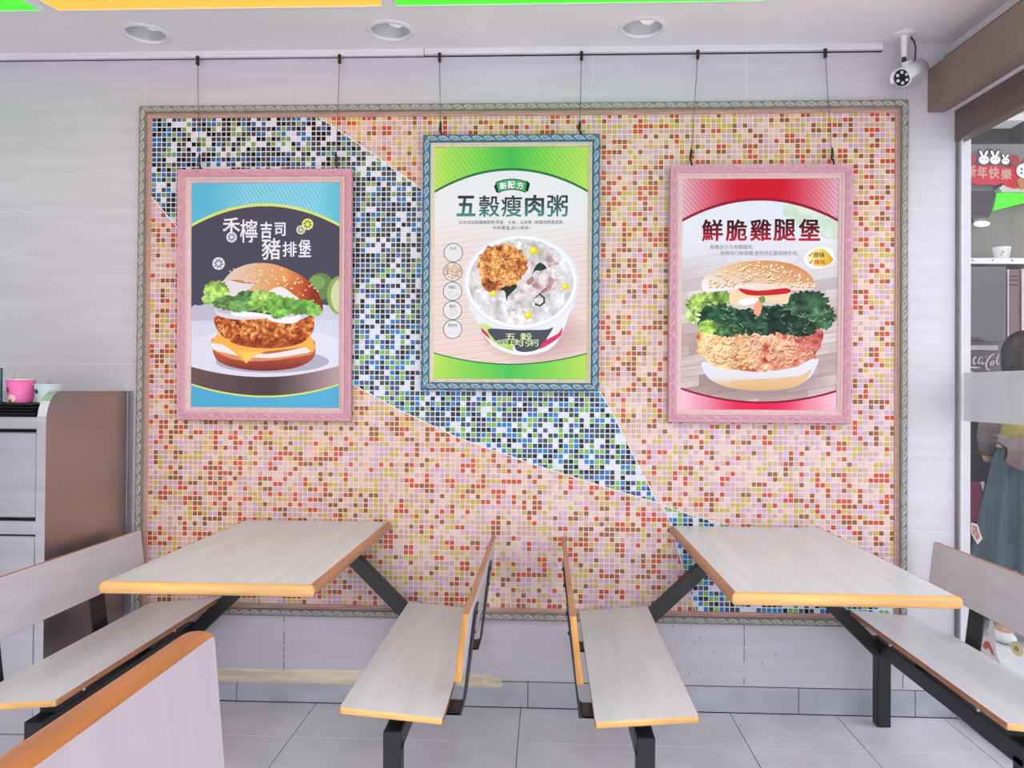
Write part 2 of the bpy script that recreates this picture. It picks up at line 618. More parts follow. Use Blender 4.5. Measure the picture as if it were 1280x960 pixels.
# glass partition
win = struct('window_1', splay_box(MB(), 1.612, 1.630, 0.0, 0.05, -4.7, -0.03), M_alu)
wp = MB().box(1.613, 1.621, -0.030, -0.0045, 0.0, 2.262, bev=0.002)
wp.build('window_frame', mat('grey_post', (196, 194, 202), 0.5, noise=0.03, scale=(50, 50, 4)), win)
MB().box(1.604, 1.613, -0.012, -0.0042, 0.0, 2.262).build('gap_shade', mat('grey_gap_shade', (120, 114, 118), 0.7, noise=0.08, scale=(30, 30, 8)), win)  # grey strip standing for the shaded gap between wall and post
for k in range(1, 4):
    y = -1.2 * k + 0.15
    MB().box(gx(y) - 0.02, gx(y) + 0.02, y - 0.025, y + 0.025, 0.05, 2.262).build('window_frame', M_alu, win)
M_glass = glass_mat()
M_frost = frost_mat()
ya = -0.03
for k in range(4):
    yb = -1.2 * (k + 1) + 0.20 if k < 3 else -4.7
    g = MB()
    g.add([(gx(ya), ya, 0.05), (gx(yb), yb, 0.05), (gx(yb), yb, 2.262), (gx(ya), ya, 2.262)], [(0, 1, 2, 3)])
    g.build('pane', M_glass, win)
    f = MB()
    f.add([(gx(ya) + 0.002, ya, 1.162), (gx(yb) + 0.002, yb, 1.162), (gx(yb) + 0.002, yb, 1.350), (gx(ya) + 0.002, ya, 1.350)], [(0, 1, 2, 3)])
    f.build('frosted_band', M_frost, win)
    ya = yb - 0.1

# the rest of the room, behind and beside the camera
M_inner = plain('inner_wall', 112, 92, 84, 0.6, 0.05, scale=(3, 3, 3))
struct('wall_left', MB().box(-5.1, -5.0, -4.8, 0.12, 0, 3.0), M_inner)
struct('wall_front', MB().box(-5.0, -3.4, -4.9, -4.8, 0, 3.0), M_inner)

# ------------------------------------------------------------------ hall beyond the glass
M_hall = plain('hall_wall', 150, 146, 148, 0.6, 0.04)
M_hall_d = plain('hall_dark', 66, 62, 62, 0.4, 0.12, scale=(6, 6, 6))
M_hall_g = plain('hall_grey', 138, 130, 126, 0.5, 0.10, scale=(2, 2, 2))
hw_ = MB().box(1.0, 6.5, 1.56, 1.70, 0.0, 3.1)
struct('wall_far', hw_, M_hall_g)
hp = MB().box(2.0, 6.5, 1.50, 1.56, 2.44, 2.71)
hp.build('wall_panel', M_hall, bpy.data.objects['wall_far'])
MB().box(2.0, 6.5, 1.505, 1.56, 2.71, 2.86).build('wall_panel', M_hall_d, bpy.data.objects['wall_far'])
hc = MB()
ceil_holes(hc, 1.666, 6.5, 0.0, 1.70, 2.84, [2.72], 1.37, 0.075)
hc.box(1.666, 6.5, 0.0, 1.7, 3.0, 3.1)
hc.box(2.50, 2.66, 1.36, 1.50, 2.80, 2.84)
struct('trim_9', hc, M_ceil)
struct('wall_right', MB().box(1.5, 6.5, 1.70, 1.80, 0, 3.1), M_hall)


# ------------------------------------------------------------------ downlights
def downlight(x, y, z, r, label):
    t = thing('downlight', (x, y, z), label, 'ceiling light', 'recessed downlights')
    MB().lathe([(r * 0.97, 0.004), (r * 0.98, -0.003), (r * 1.02, -0.006), (r * 1.10, -0.006), (r * 1.22, -0.003), (r * 1.27, -0.0005), (r * 1.27, 0.001)], 40,
               Matrix.Translation((x, y, z))).build('trim_ring', M_white, t)
    MB().lathe([(r * 0.98, 0.0), (r * 1.0, 0.03), (r * 0.94, 0.075), (r * 0.66, 0.12), (0.001, 0.125)], 40,
               Matrix.Translation((x, y, z))).build('reflector', M_chrome, t)
    b = MB()
    b.lathe([(0.001, -0.035), (0.022, -0.032), (0.036, -0.018), (0.038, 0.0), (0.026, 0.028), (0.016, 0.05), (0.014, 0.07)], 20,
            Matrix.Translation((x + 0.022, y + 0.012, z + 0.058)))
    b.build('bulb', M_bulb, t)
    MB().lathe([(0.017, 0.0), (0.017, 0.02)], 14, Matrix.Translation((x + 0.022, y + 0.012, z + 0.108))).build('lamp_holder', M_white, t)


downlight(DL[0], DLY, ZC, 0.075, 'white rimmed round downlight above the pork chop burger poster')
downlight(DL[1], DLY, ZC, 0.075, 'white rimmed round downlight above the gap left of the porridge poster')
downlight(DL[2], DLY, ZC, 0.075, 'white rimmed round downlight between the porridge and chicken leg burger posters')
downlight(2.72, 1.37, 2.84, 0.076, 'white rimmed round downlight in the hall ceiling beyond the glass')


def light_panel(poly, m, label):
    t = thing('light_panel', (poly[0][0], poly[0][1], ZC), label, 'light panel', 'coloured ceiling light panels')
    MB().prism(poly, ZC - 0.006, ZC - 0.002, 'z').build('diffuser', m, t)
    cx = sum(p[0] for p in poly) / 4
    cy = sum(p[1] for p in poly) / 4
    outer = [(p[0] + math.copysign(0.008, p[0] - cx), p[1] + math.copysign(0.008, p[1] - cy)) for p in poly]
    f = MB()
    n = 4
    vs = [(*p, ZC - 0.009) for p in poly] + [(*p, ZC - 0.009) for p in outer] + [(*p, ZC - 0.0005) for p in outer] + [(*p, ZC - 0.0005) for p in poly]
    f.add(vs, [(k, (k + 1) % n, n + (k + 1) % n, n + k) for k in range(n)] + [(n + k, n + (k + 1) % n, 2 * n + (k + 1) % n, 2 * n + k) for k in range(n)]
          + [(k, (k + 1) % n, 3 * n + (k + 1) % n, 3 * n + k) for k in range(n)])
    f.build('panel_frame', M_white, t)


light_panel([(-3.0, -1.0), (-2.0, -1.0), (-1.850, -0.392), (-3.0, -0.392)], M_green_e, 'green backlit ceiling panel nearest the steel cabinet end')
light_panel([(-1.92, -1.0), (-0.596, -1.0), (-0.596, -0.392), (-1.790, -0.392)], M_orange_e, 'orange backlit ceiling panel between the two green ones')
light_panel([(-0.545, -1.0), (0.76, -1.0), (0.76, -0.392), (-0.545, -0.392)], M_green_e, 'green backlit ceiling panel above the porridge poster')

# ================================================================== MOSAIC PANEL
def rails(parent, w, h, d0, d1, y0, prof, m, name):
    """four mitred rails in the XZ plane, centred on the parent; prof = [(fraction inward, proud height)]"""
    out = []
    for k in range(4):
        mb = MB()
        vs, fs = [], []
        for (t, p) in prof:
            d = d0 + (d1 - d0) * t
            x, z = w / 2 - d, h / 2 - d
            a, b = {0: ((-x, z), (x, z)), 1: ((x, z), (x, -z)), 2: ((x, -z), (-x, -z)), 3: ((-x, -z), (-x, z))}[k]
            vs += [(a[0], y0 - p, a[1]), (b[0], y0 - p, b[1])]
        n = len(prof)
        for i in range(n - 1):
            fs.append((2 * i, 2 * i + 1, 2 * i + 3, 2 * i + 2))
        mb.add(vs, fs, False)
        out.append(mb.build(name, m, parent, local=True))
    return out


def leaf_mesh(L, H, y):
    """a raised slanted leaf, L long, H high, standing proud of y towards -Y: almond rim, two veins and a tail to the next leaf"""
    mb = MB()

    def ridge(pts, wd, hh):
        n = len(pts)
        vs, fs = [], []
        for i, p in enumerate(pts):
            a, b = pts[max(0, i - 1)], pts[min(n - 1, i + 1)]
            tx, tz = b[0] - a[0], b[1] - a[1]
            l = math.hypot(tx, tz) or 1
            nx, nz = -tz / l * wd / 2, tx / l * wd / 2
            vs += [(p[0] + nx, y, p[1] + nz), (p[0], y - hh, p[1]), (p[0] - nx, y, p[1] - nz)]
        for i in range(n - 1):
            for k in (0, 1):
                fs.append((3 * i + k, 3 * i + k + 1, 3 * i + 4 + k, 3 * i + 3 + k))
        mb.add(vs, fs)

    def S(u, v):                      # leaf space, slanted down to the right
        x, z = u * L, v * H
        return (x, z - 0.30 * (u + 0.05) * H)
    top = [S(-0.42 + 0.86 * t, 0.02 + 0.40 * math.sin(PI * min(1, t * 1.05)) ** 0.8 * (1 - 0.25 * t)) for t in [k / 7 for k in range(8)]]
    bot = [S(-0.42 + 0.86 * t, 0.02 - 0.36 * math.sin(PI * min(1, t * 1.02)) * (1 - 0.35 * t)) for t in [k / 6 for k in range(7)]]
    w = H * 0.15
    ridge(top, w * 1.2, H * 0.13)
    ridge(bot, w, H * 0.11)
    ridge([S(-0.30, 0.0), S(-0.05, 0.10), S(0.20, 0.02)], w * 0.8, H * 0.08)
    ridge([S(0.36, 0.05), S(0.50, -0.10), S(0.58, -0.02)], w, H * 0.10)
    return mb.mesh('leaf_carving')


def carve(rl, w, h, d, me, m, pitch):
    """individual carvings along each rail"""
    if not me.materials:
        me.materials.append(m)
    for k in range(4):
        ln = (w if k in (0, 2) else h) - 2 * d
        n = max(1, int(round(ln / pitch)))
        for i in range(n):
            s = -ln / 2 + ln * (i + 0.5) / n
            o = bpy.data.objects.new('leaf_carving', me)
            C.objects.link(o)
            o.parent = rl[k]
            if k == 0:
                o.location, o.rotation_euler = (s, 0, h / 2 - d), (0, 0, 0)
            elif k == 2:
                o.location, o.rotation_euler = (s, 0, -h / 2 + d), (0, 0, 0)
            elif k == 1:
                o.location, o.rotation_euler = (w / 2 - d, 0, s), (0, PI / 2, 0)
            else:
                o.location, o.rotation_euler = (-w / 2 + d, 0, s), (0, PI / 2, 0)


PX0, PX1, PZ0, PZ1 = -1.6743, 1.4131, 0.3514, 2.4222
pcx, pcz = (PX0 + PX1) / 2, (PZ0 + PZ1) / 2
pw, ph = PX1 - PX0, PZ1 - PZ0
mos = thing('mosaic_panel', (pcx, -0.004, pcz), 'huge framed mosaic panel of warm and blue glass tiles on the wall', 'wall panel')
rl = rails(mos, pw, ph, 0, 0.029, 0, [(0, 0), (0, 0.020), (0.1, 0.023), (0.85, 0.021), (1.0, 0.015), (1, 0.008)], M_mould, 'frame_rail')
carve(rl, pw, ph, 0.0135, leaf_mesh(0.042, 0.021, -0.022), M_carve, 0.0425)
rails(mos, pw, ph, 0.029, 0.047, 0, [(0, 0.008), (0, 0.013), (0.35, 0.016), (0.45, 0.011), (0.8, 0.012), (1, 0.007), (1, 0.0)], M_liner, 'liner')

AX0, AX1, AZ0, AZ1 = PX0 + 0.046, PX1 - 0.046, PZ0 + 0.046, PZ1 - 0.042
BAND1 = [(-1.66, 2.10), (-1.625, 2.05), (-1.516, 1.925), (-1.33, 1.73), (-1.08, 1.50), (-0.795, 1.293), (-0.592, 1.185), (-0.357, 1.077), (-0.009, 0.959),
         (0.247, 0.882), (0.445, 0.824), (0.358, 0.995), (0.278, 1.154), (0.207, 1.281), (0.06, 1.50), (-0.15, 1.75), (-0.34, 1.935), (-0.511, 2.082), (-0.699, 2.217),
         (-0.864, 2.332), (-0.947, 2.385), (-0.99, 2.43), (-1.66, 2.43)]
BAND2 = [(0.467, 0.816), (0.489, 0.758), (0.528, 0.631), (0.560, 0.520), (0.598, 0.398), (0.61, 0.34), (1.42, 0.34), (1.42, 0.505), (1.15, 0.60), (0.93, 0.675), (0.729, 0.739), (0.596, 0.774)]


def inside(p, poly):
    x, z = p
    c = False
    n = len(poly)
    for i in range(n):
        a, b = poly[i], poly[i - 1]
        if (a[1] > z) != (b[1] > z) and x < (b[0] - a[0]) * (z - a[1]) / (b[1] - a[1]) + a[0]:
            c = not c
    return c


def clip(poly, a, b, off, keep_left):
    """clip polygon by the line a->b shifted by off"""
    dx, dz = b[0] - a[0], b[1] - a[1]
    L = math.hypot(dx, dz)
    nx, nz = -dz / L, dx / L
    if not keep_left:
        nx, nz = -nx, -nz
    f = lambda p: (p[0] - a[0]) * nx + (p[1] - a[1]) * nz - off
    out = []
    for i in range(len(poly)):
        p, q = poly[i - 1], poly[i]
        fp, fq = f(p), f(q)
        if (fp >= 0) != (fq >= 0):
            t = fp / (fp - fq)
            out.append((p[0] + t * (q[0] - p[0]), p[1] + t * (q[1] - p[1])))
        if fq >= 0:
            out.append(q)
    return out


def segdist(p, a, b):
    dx, dz = b[0] - a[0], b[1] - a[1]
    t = max(0, min(1, ((p[0] - a[0]) * dx + (p[1] - a[1]) * dz) / (dx * dx + dz * dz)))
    return math.hypot(p[0] - a[0] - t * dx, p[1] - a[1] - t * dz)


WARM = [((222, 190, 178), 22), ((206, 168, 194), 15), ((202, 164, 154), 16), ((200, 174, 88), 15), ((152, 92, 48), 12), ((202, 84, 46), 14), ((226, 178, 140), 6)]
WARM_LOW = [((226, 198, 192), 29), ((208, 174, 204), 19), ((204, 172, 168), 16), ((204, 182, 104), 14), ((154, 98, 62), 10), ((202, 84, 60), 11)]
COOL_A = [((222, 220, 234), 16), ((62, 62, 72), 24), ((6, 6, 9), 20), ((44, 106, 160), 20), ((124, 154, 90), 14), ((54, 60, 50), 5)]
COOL_B = [((222, 222, 236), 17), ((50, 76, 68), 17), ((14, 17, 32), 14), ((34, 126, 188), 17), ((128, 178, 76), 17), ((70, 78, 132), 13), ((44, 54, 84), 2)]


def pick(rn, tab):
    t = rn.random() * sum(w for _, w in tab)
    for c, w in tab:
        t -= w
        if t <= 0:
            return c
    return tab[0][0]


def tile_mat(name, rough):
    m = bpy.data.materials.new(name)
    m.use_nodes = True
    nt = m.node_tree
    b = nt.nodes['Principled BSDF']
    at = nt.nodes.new('ShaderNodeAttribute')
    at.attribute_name = 'glaze'
    tc = nt.nodes.new('ShaderNodeTexCoord')
    nz = nt.nodes.new('ShaderNodeTexNoise')
    nz.inputs['Scale'].default_value = 260
    mx = nt.nodes.new('ShaderNodeMix')
    mx.data_type = 'RGBA'
    mx.blend_type = 'MULTIPLY'
    mx.inputs[0].default_value = 0.22
    nt.links.new(tc.outputs['Object'], nz.inputs['Vector'])
    nt.links.new(at.outputs['Color'], mx.inputs[6])
    nt.links.new(nz.outputs['Color'], mx.inputs[7])
    nt.links.new(mx.outputs[2], b.inputs['Base Color'])
    b.inputs['Roughness'].default_value = rough
    b.inputs['Specular IOR Level'].default_value = 0.22
    return m


M_tile = tile_mat('glass_mosaic', 0.16)
M_gr_w = plain('cream_grout', 236, 214, 206, 0.8, 0.03, scale=(60, 60, 60))
M_gr_c = plain('pale_grout', 224, 221, 232, 0.8, 0.03, scale=(60, 60, 60))


def mosaic():
    rn = random.Random(21)
    P, g = 0.02068, 0.0018
    V = {0: ([], [], []), 1: ([], [], [])}
    segs = []
    for poly in (BAND1, BAND2):
        n = len(poly)
        segs += [(poly[i], poly[(i + 1) % n]) for i in range(n)]
    nx = int((AX1 - AX0) / P) + 1
    nz = int((AZ1 - AZ0) / P) + 1
    ys = -0.0045
    yt = -0.0062

    def emit(poly, kind, col):
        if len(poly) < 3:
            return
        area = 0
        for i in range(len(poly)):
            a, b = poly[i - 1], poly[i]
            area += a[0] * b[1] - a[1] * b[0]
        if abs(area) < 2.4e-5:
            return
        if area < 0:
            poly = poly[::-1]
        v, f, c = V[kind]
        n = len(poly)
        cx = sum(p[0] for p in poly) / n
        cz = sum(p[1] for p in poly) / n
        b0 = len(v)
        tx, tz = rn.gauss(0, 0.012), rn.gauss(0, 0.012)
        for p in poly:
            v.append((p[0] - pcx, ys, p[1] - pcz))
        for p in poly:
            x, z = cx + (p[0] - cx) * 0.95, cz + (p[1] - cz) * 0.95
            v.append((x - pcx, yt + tx * (x - cx) + tz * (z - cz), z - pcz))
        f.append(tuple(b0 + n + i for i in range(n)))
        for i in range(n):
            f.append((b0 + i, b0 + (i + 1) % n, b0 + n + (i + 1) % n, b0 + n + i))
        k = rn.uniform(0.94, 1.04)
        cc = tuple(min(1.0, lin(x) * k) for x in col) + (1.0,)
        c += [cc] * (n + 4 * n)

    prev = {}
    for j in range(nz):
        for i in range(nx):
            x0, z1 = AX0 + 0.0008 + i * P + g, AZ1 - j * P - 0.0006
            x1, z0 = min(x0 + P - 2 * g + 0.0002, AX1), max(z1 - P + 2 * g, AZ0)
            if x1 - x0 < 0.003 or z1 - z0 < 0.003:
                continue
            sq = [(x0, z0), (x1, z0), (x1, z1), (x0, z1)]
            c = ((x0 + x1) / 2, (z0 + z1) / 2)
            cool = COOL_A if c[1] + rn.gauss(0, 0.15) > 1.6 else COOL_B
            ins = [inside(p, BAND1) or inside(p, BAND2) for p in sq + [c]]
            wcol = pick(rn, WARM_LOW if c[1] - 0.6 * c[0] + rn.gauss(0, 0.15) < 1.0 else WARM)
            if rn.random() < 0.16:
                wcol = prev.get((i - 1, j) if rn.random() < 0.5 else (i, j - 1), wcol)
            prev[i, j] = wcol
            near = min(segs, key=lambda s: segdist(c, *s)) if (any(ins) != all(ins) or True) and min(segdist(c, *s) for s in segs) < 0.0165 else None
            if near is None:
                emit(sq, 1 if ins[4] else 0, pick(rn, cool) if ins[4] else wcol)
                continue
            a, b = near
            dx, dz = b[0] - a[0], b[1] - a[1]
            L = math.hypot(dx, dz)
            left = ((a[0] + b[0]) / 2 - dz / L * 0.002, (a[1] + b[1]) / 2 + dx / L * 0.002)
            left_in = inside(left, BAND1) or inside(left, BAND2)
            emit(clip(sq, a, b, 0.0025, left_in), 1, pick(rn, cool))
            emit(clip(sq, a, b, 0.0018, not left_in), 0, wcol)
    for kind, nm in ((0, 'warm glass tiles'), (1, 'blue glass tiles')):
        v, f, c = V[kind]
        me = bpy.data.meshes.new('mosaic_tile')
        me.from_pydata(v, [], f)
        at = me.attributes.new('glaze', 'FLOAT_COLOR', 'CORNER')
        at.data.foreach_set('color', np.array(c, dtype=np.float32).ravel())
        me.materials.append(M_tile)
        o = bpy.data.objects.new('mosaic_tile', me)
        C.objects.link(o)
        o.parent = mos
        tag(o, ('small pink, beige, orange and brown glass tiles', 'small blue, black, white and green glass tiles')[kind], kind='stuff')


mosaic()
g0 = MB()
g0.add([(AX0 - pcx - 0.004, -0.0046, AZ0 - pcz - 0.004), (AX1 - pcx + 0.004, -0.0046, AZ0 - pcz - 0.004),
        (AX1 - pcx + 0.004, -0.0046, AZ1 - pcz + 0.004), (AX0 - pcx - 0.004, -0.0046, AZ1 - pcz + 0.004)], [(0, 1, 2, 3)])
g0.build('grout_bed', M_gr_w, mos, local=True)
g1 = MB()
for poly in (BAND1, BAND2):
    q = poly
    for a, b in (((AX0, 0), (AX0, 1)), ):
        q = clip(q, a, b, 0, False)
    q = clip(q, (AX1, 0), (AX1, 1), 0, True)
    q = clip(q, (0, AZ1), (1, AZ1), 0, False)
    q = clip(q, (0, AZ0), (1, AZ0), 0, True)
    g1.add([(p[0] - pcx, -0.0049, p[1] - pcz) for p in q], [tuple(range(len(q)))])
g1.build('grout_bed', M_gr_c, mos, local=True)

# ================================================================== POSTERS
class Print:
    """a poster print drawn by code; coordinates are image pixels, origin top left"""

    def __init__(s, corners, res=4):
        (a, b, c, d) = corners          # TL TR BL BR, in image pixels
        w = int(round((b[0] - a[0]) * res))
        h = int(round((c[1] - a[1]) * res))
        s.w, s.h = w, h
        t, u = np.meshgrid((np.arange(h) + 0.5) / h, (np.arange(w) + 0.5) / w, indexing='ij')
        s.t, s.u = t, u
        s.X = (a[0] * (1 - u) + b[0] * u) * (1 - t) + (c[0] * (1 - u) + d[0] * u) * t
        s.Y = (a[1] * (1 - u) + b[1] * u) * (1 - t) + (c[1] * (1 - u) + d[1] * u) * t
        s.A = np.zeros((h, w, 3))
        s.corners = corners
        s.res = res

    def to_local(s, x, y, W, H):
        """image pixels -> local X, Z of the print sheet (W x H, centred)"""
        (a, b, c, d) = s.corners
        t = (y - (a[1] + b[1]) / 2) / ((c[1] + d[1]) / 2 - (a[1] + b[1]) / 2)
        xl, xr = a[0] * (1 - t) + c[0] * t, b[0] * (1 - t) + d[0] * t
        u = (x - xl) / (xr - xl)
        yl = a[1] * (1 - t) + c[1] * t
        yr = b[1] * (1 - t) + d[1] * t
        t += (y - (yl * (1 - u) + yr * u)) / (c[1] - a[1])
        return (u - 0.5) * W, (0.5 - t) * H

    def noise(s, sc, seed, sx=1.0, sy=1.0, ang=0.0):
        rg = np.random.RandomState(seed)
        g = rg.rand(256, 256)
        ca, sa = math.cos(ang), math.sin(ang)
        x = (s.X * ca + s.Y * sa) / sc * sx + 40
        y = (-s.X * sa + s.Y * ca) / sc * sy + 40
        xi, yi = np.floor(x).astype(int), np.floor(y).astype(int)
        fx, fy = x - xi, y - yi
        fx, fy = fx * fx * (3 - 2 * fx), fy * fy * (3 - 2 * fy)
        q = lambda i, j: g[j % 256, i % 256]
        return (q(xi, yi) * (1 - fx) + q(xi + 1, yi) * fx) * (1 - fy) + (q(xi, yi + 1) * (1 - fx) + q(xi + 1, yi + 1) * fx) * fy

    def fbm(s, sc, seed, n=4, **k):
        v, a, tot = 0, 1.0, 0
        for i in range(n):
            v = v + a * s.noise(sc / 2 ** i, seed + i, **k)
            tot += a
            a *= 0.55
        return v / tot

    def fill(s, m, col, alpha=1.0):
        m = np.asarray(m, float) * alpha
        if m.ndim == 2:
            m = m[..., None]
        col = np.asarray(col, float)
        if col.ndim == 1:
            col = col / 255.0
        s.A = s.A * (1 - m) + col * m

    def ramp(s, v, stops):
        ps = [p for p, _ in stops]
        return np.stack([np.interp(v, ps, [c[k] / 255 for _, c in stops]) for k in range(3)], -1)

    def mask(s, pts, smooth=True, blur=0.0):
        p = np.array(pts, float)
        if smooth:
            n = len(p)
            out = []
            for i in range(n):
                p0, p1, p2, p3 = p[i - 1], p[i], p[(i + 1) % n], p[(i + 2) % n]
                for t in np.linspace(0, 1, 7)[:-1]:
                    out.append(0.5 * (2 * p1 + (p2 - p0) * t + (2 * p0 - 5 * p1 + 4 * p2 - p3) * t * t + (3 * p1 - p0 - 3 * p2 + p3) * t ** 3))
            p = np.array(out)
        m = np.zeros((s.h, s.w), bool)
        lo, hi = p.min(0), p.max(0)
        (a, b, c, d) = s.corners
        x0 = max(0, int((lo[0] - max(a[0], c[0])) * s.res) - 8)
        x1 = min(s.w, int((hi[0] - min(a[0], c[0])) * s.res) + 8)
        y0 = max(0, int((lo[1] - a[1]) * s.res) - 12)
        y1 = min(s.h, int((hi[1] - a[1]) * s.res) + 12)
        if x1 <= x0 or y1 <= y0:
            return m
        X, Y = s.X[y0:y1, x0:x1], s.Y[y0:y1, x0:x1]
        c = np.zeros(X.shape, bool)
        for i in range(len(p)):
            ax, ay = p[i]
            bx_, by_ = p[i - 1]
            if ay == by_:
                continue
            c ^= ((ay > Y) != (by_ > Y)) & (X < (bx_ - ax) * (Y - ay) / (by_ - ay) + ax)
        m[y0:y1, x0:x1] = c
        return m

    def poly(s, pts, col, smooth=True, alpha=1.0):
        m = s.mask(pts, smooth)
        s.fill(m, col, alpha)
        return m

    def ell(s, cx, cy, rx, ry, rot=0.0):
        ca, sa = math.cos(rot), math.sin(rot)
        x, y = s.X - cx, s.Y - cy
        return ((x * ca + y * sa) / rx) ** 2 + ((-x * sa + y * ca) / ry) ** 2

    def disc(s, cx, cy, rx, ry, col, rot=0.0, alpha=1.0):
        k = s.res
        (a, b, c, d) = s.corners
        rr = max(rx, ry) + 4
        x0 = max(0, int((cx - rr - max(a[0], c[0])) * k) - 14)
        x1 = min(s.w, int((cx + rr - min(a[0], c[0])) * k) + 14)
        y0 = max(0, int((cy - rr - a[1]) * k) - 10)
        y1 = min(s.h, int((cy + rr - a[1]) * k) + 14)
        if x1 <= x0 or y1 <= y0:
            return
        ca, sa = math.cos(rot), math.sin(rot)
        x, y = s.X[y0:y1, x0:x1] - cx, s.Y[y0:y1, x0:x1] - cy
        e = ((x * ca + y * sa) / rx) ** 2 + ((-x * sa + y * ca) / ry) ** 2
        m = (np.clip((1 - e) * min(rx, ry) * k * 0.5, 0, 1) * alpha)[..., None]
        s.A[y0:y1, x0:x1] = s.A[y0:y1, x0:x1] * (1 - m) + np.array(col) / 255.0 * m

    def stroke(s, pts, w, col, alpha=1.0):
        p = [np.array(q, float) for q in pts]
        for a, b in zip(p[:-1], p[1:]):
            n = max(2, int(np.hypot(*(b - a)) / (w * 0.4)))
            for t in np.linspace(0, 1, n):
                c = a + (b - a) * t
                s.disc(c[0], c[1], w / 2, w / 2, col, alpha=alpha)

    def image(s, name):
        im = bpy.data.images.new(name, s.w, s.h, alpha=False)
        buf = np.ones((s.h, s.w, 4), np.float32)
        buf[..., :3] = np.clip(s.A, 0, 1)[::-1] ** 1.2 * 1.0
        im.pixels.foreach_set(buf.ravel())
        im.update()
        im.pack()
        return im


def arc3(x, xl, yl, xm, ym, xr, yr):
    """smooth bow through three points (elliptic-like)"""
    c = np.polyfit([xl, xm, xr], [yl, ym, yr], 2)
    return np.polyval(c, x)


def ruffle(cx, cy, rx, ry, n, amp, seed, rot=0.0):
    rg = random.Random(seed)
    pts = []
    for k in range(n):
        a = 2 * PI * k / n
        q = 1 + rg.uniform(-amp, amp) + (amp * 0.5 if k % 2 else -amp * 0.5)
        x, y = rx * q * math.cos(a), ry * q * math.sin(a)
        pts.append((cx + x * math.cos(rot) - y * math.sin(rot), cy + x * math.sin(rot) + y * math.cos(rot)))
    return pts


def citrus(P, cx, cy, r, col, bgc):
    P.disc(cx, cy, r, r, col)
    for k in range(8):
        a = 2 * PI * k / 8 + 0.2
        P.disc(cx + r * 0.52 * math.cos(a), cy + r * 0.52 * math.sin(a), r * 0.27, r * 0.13, bgc, rot=a)


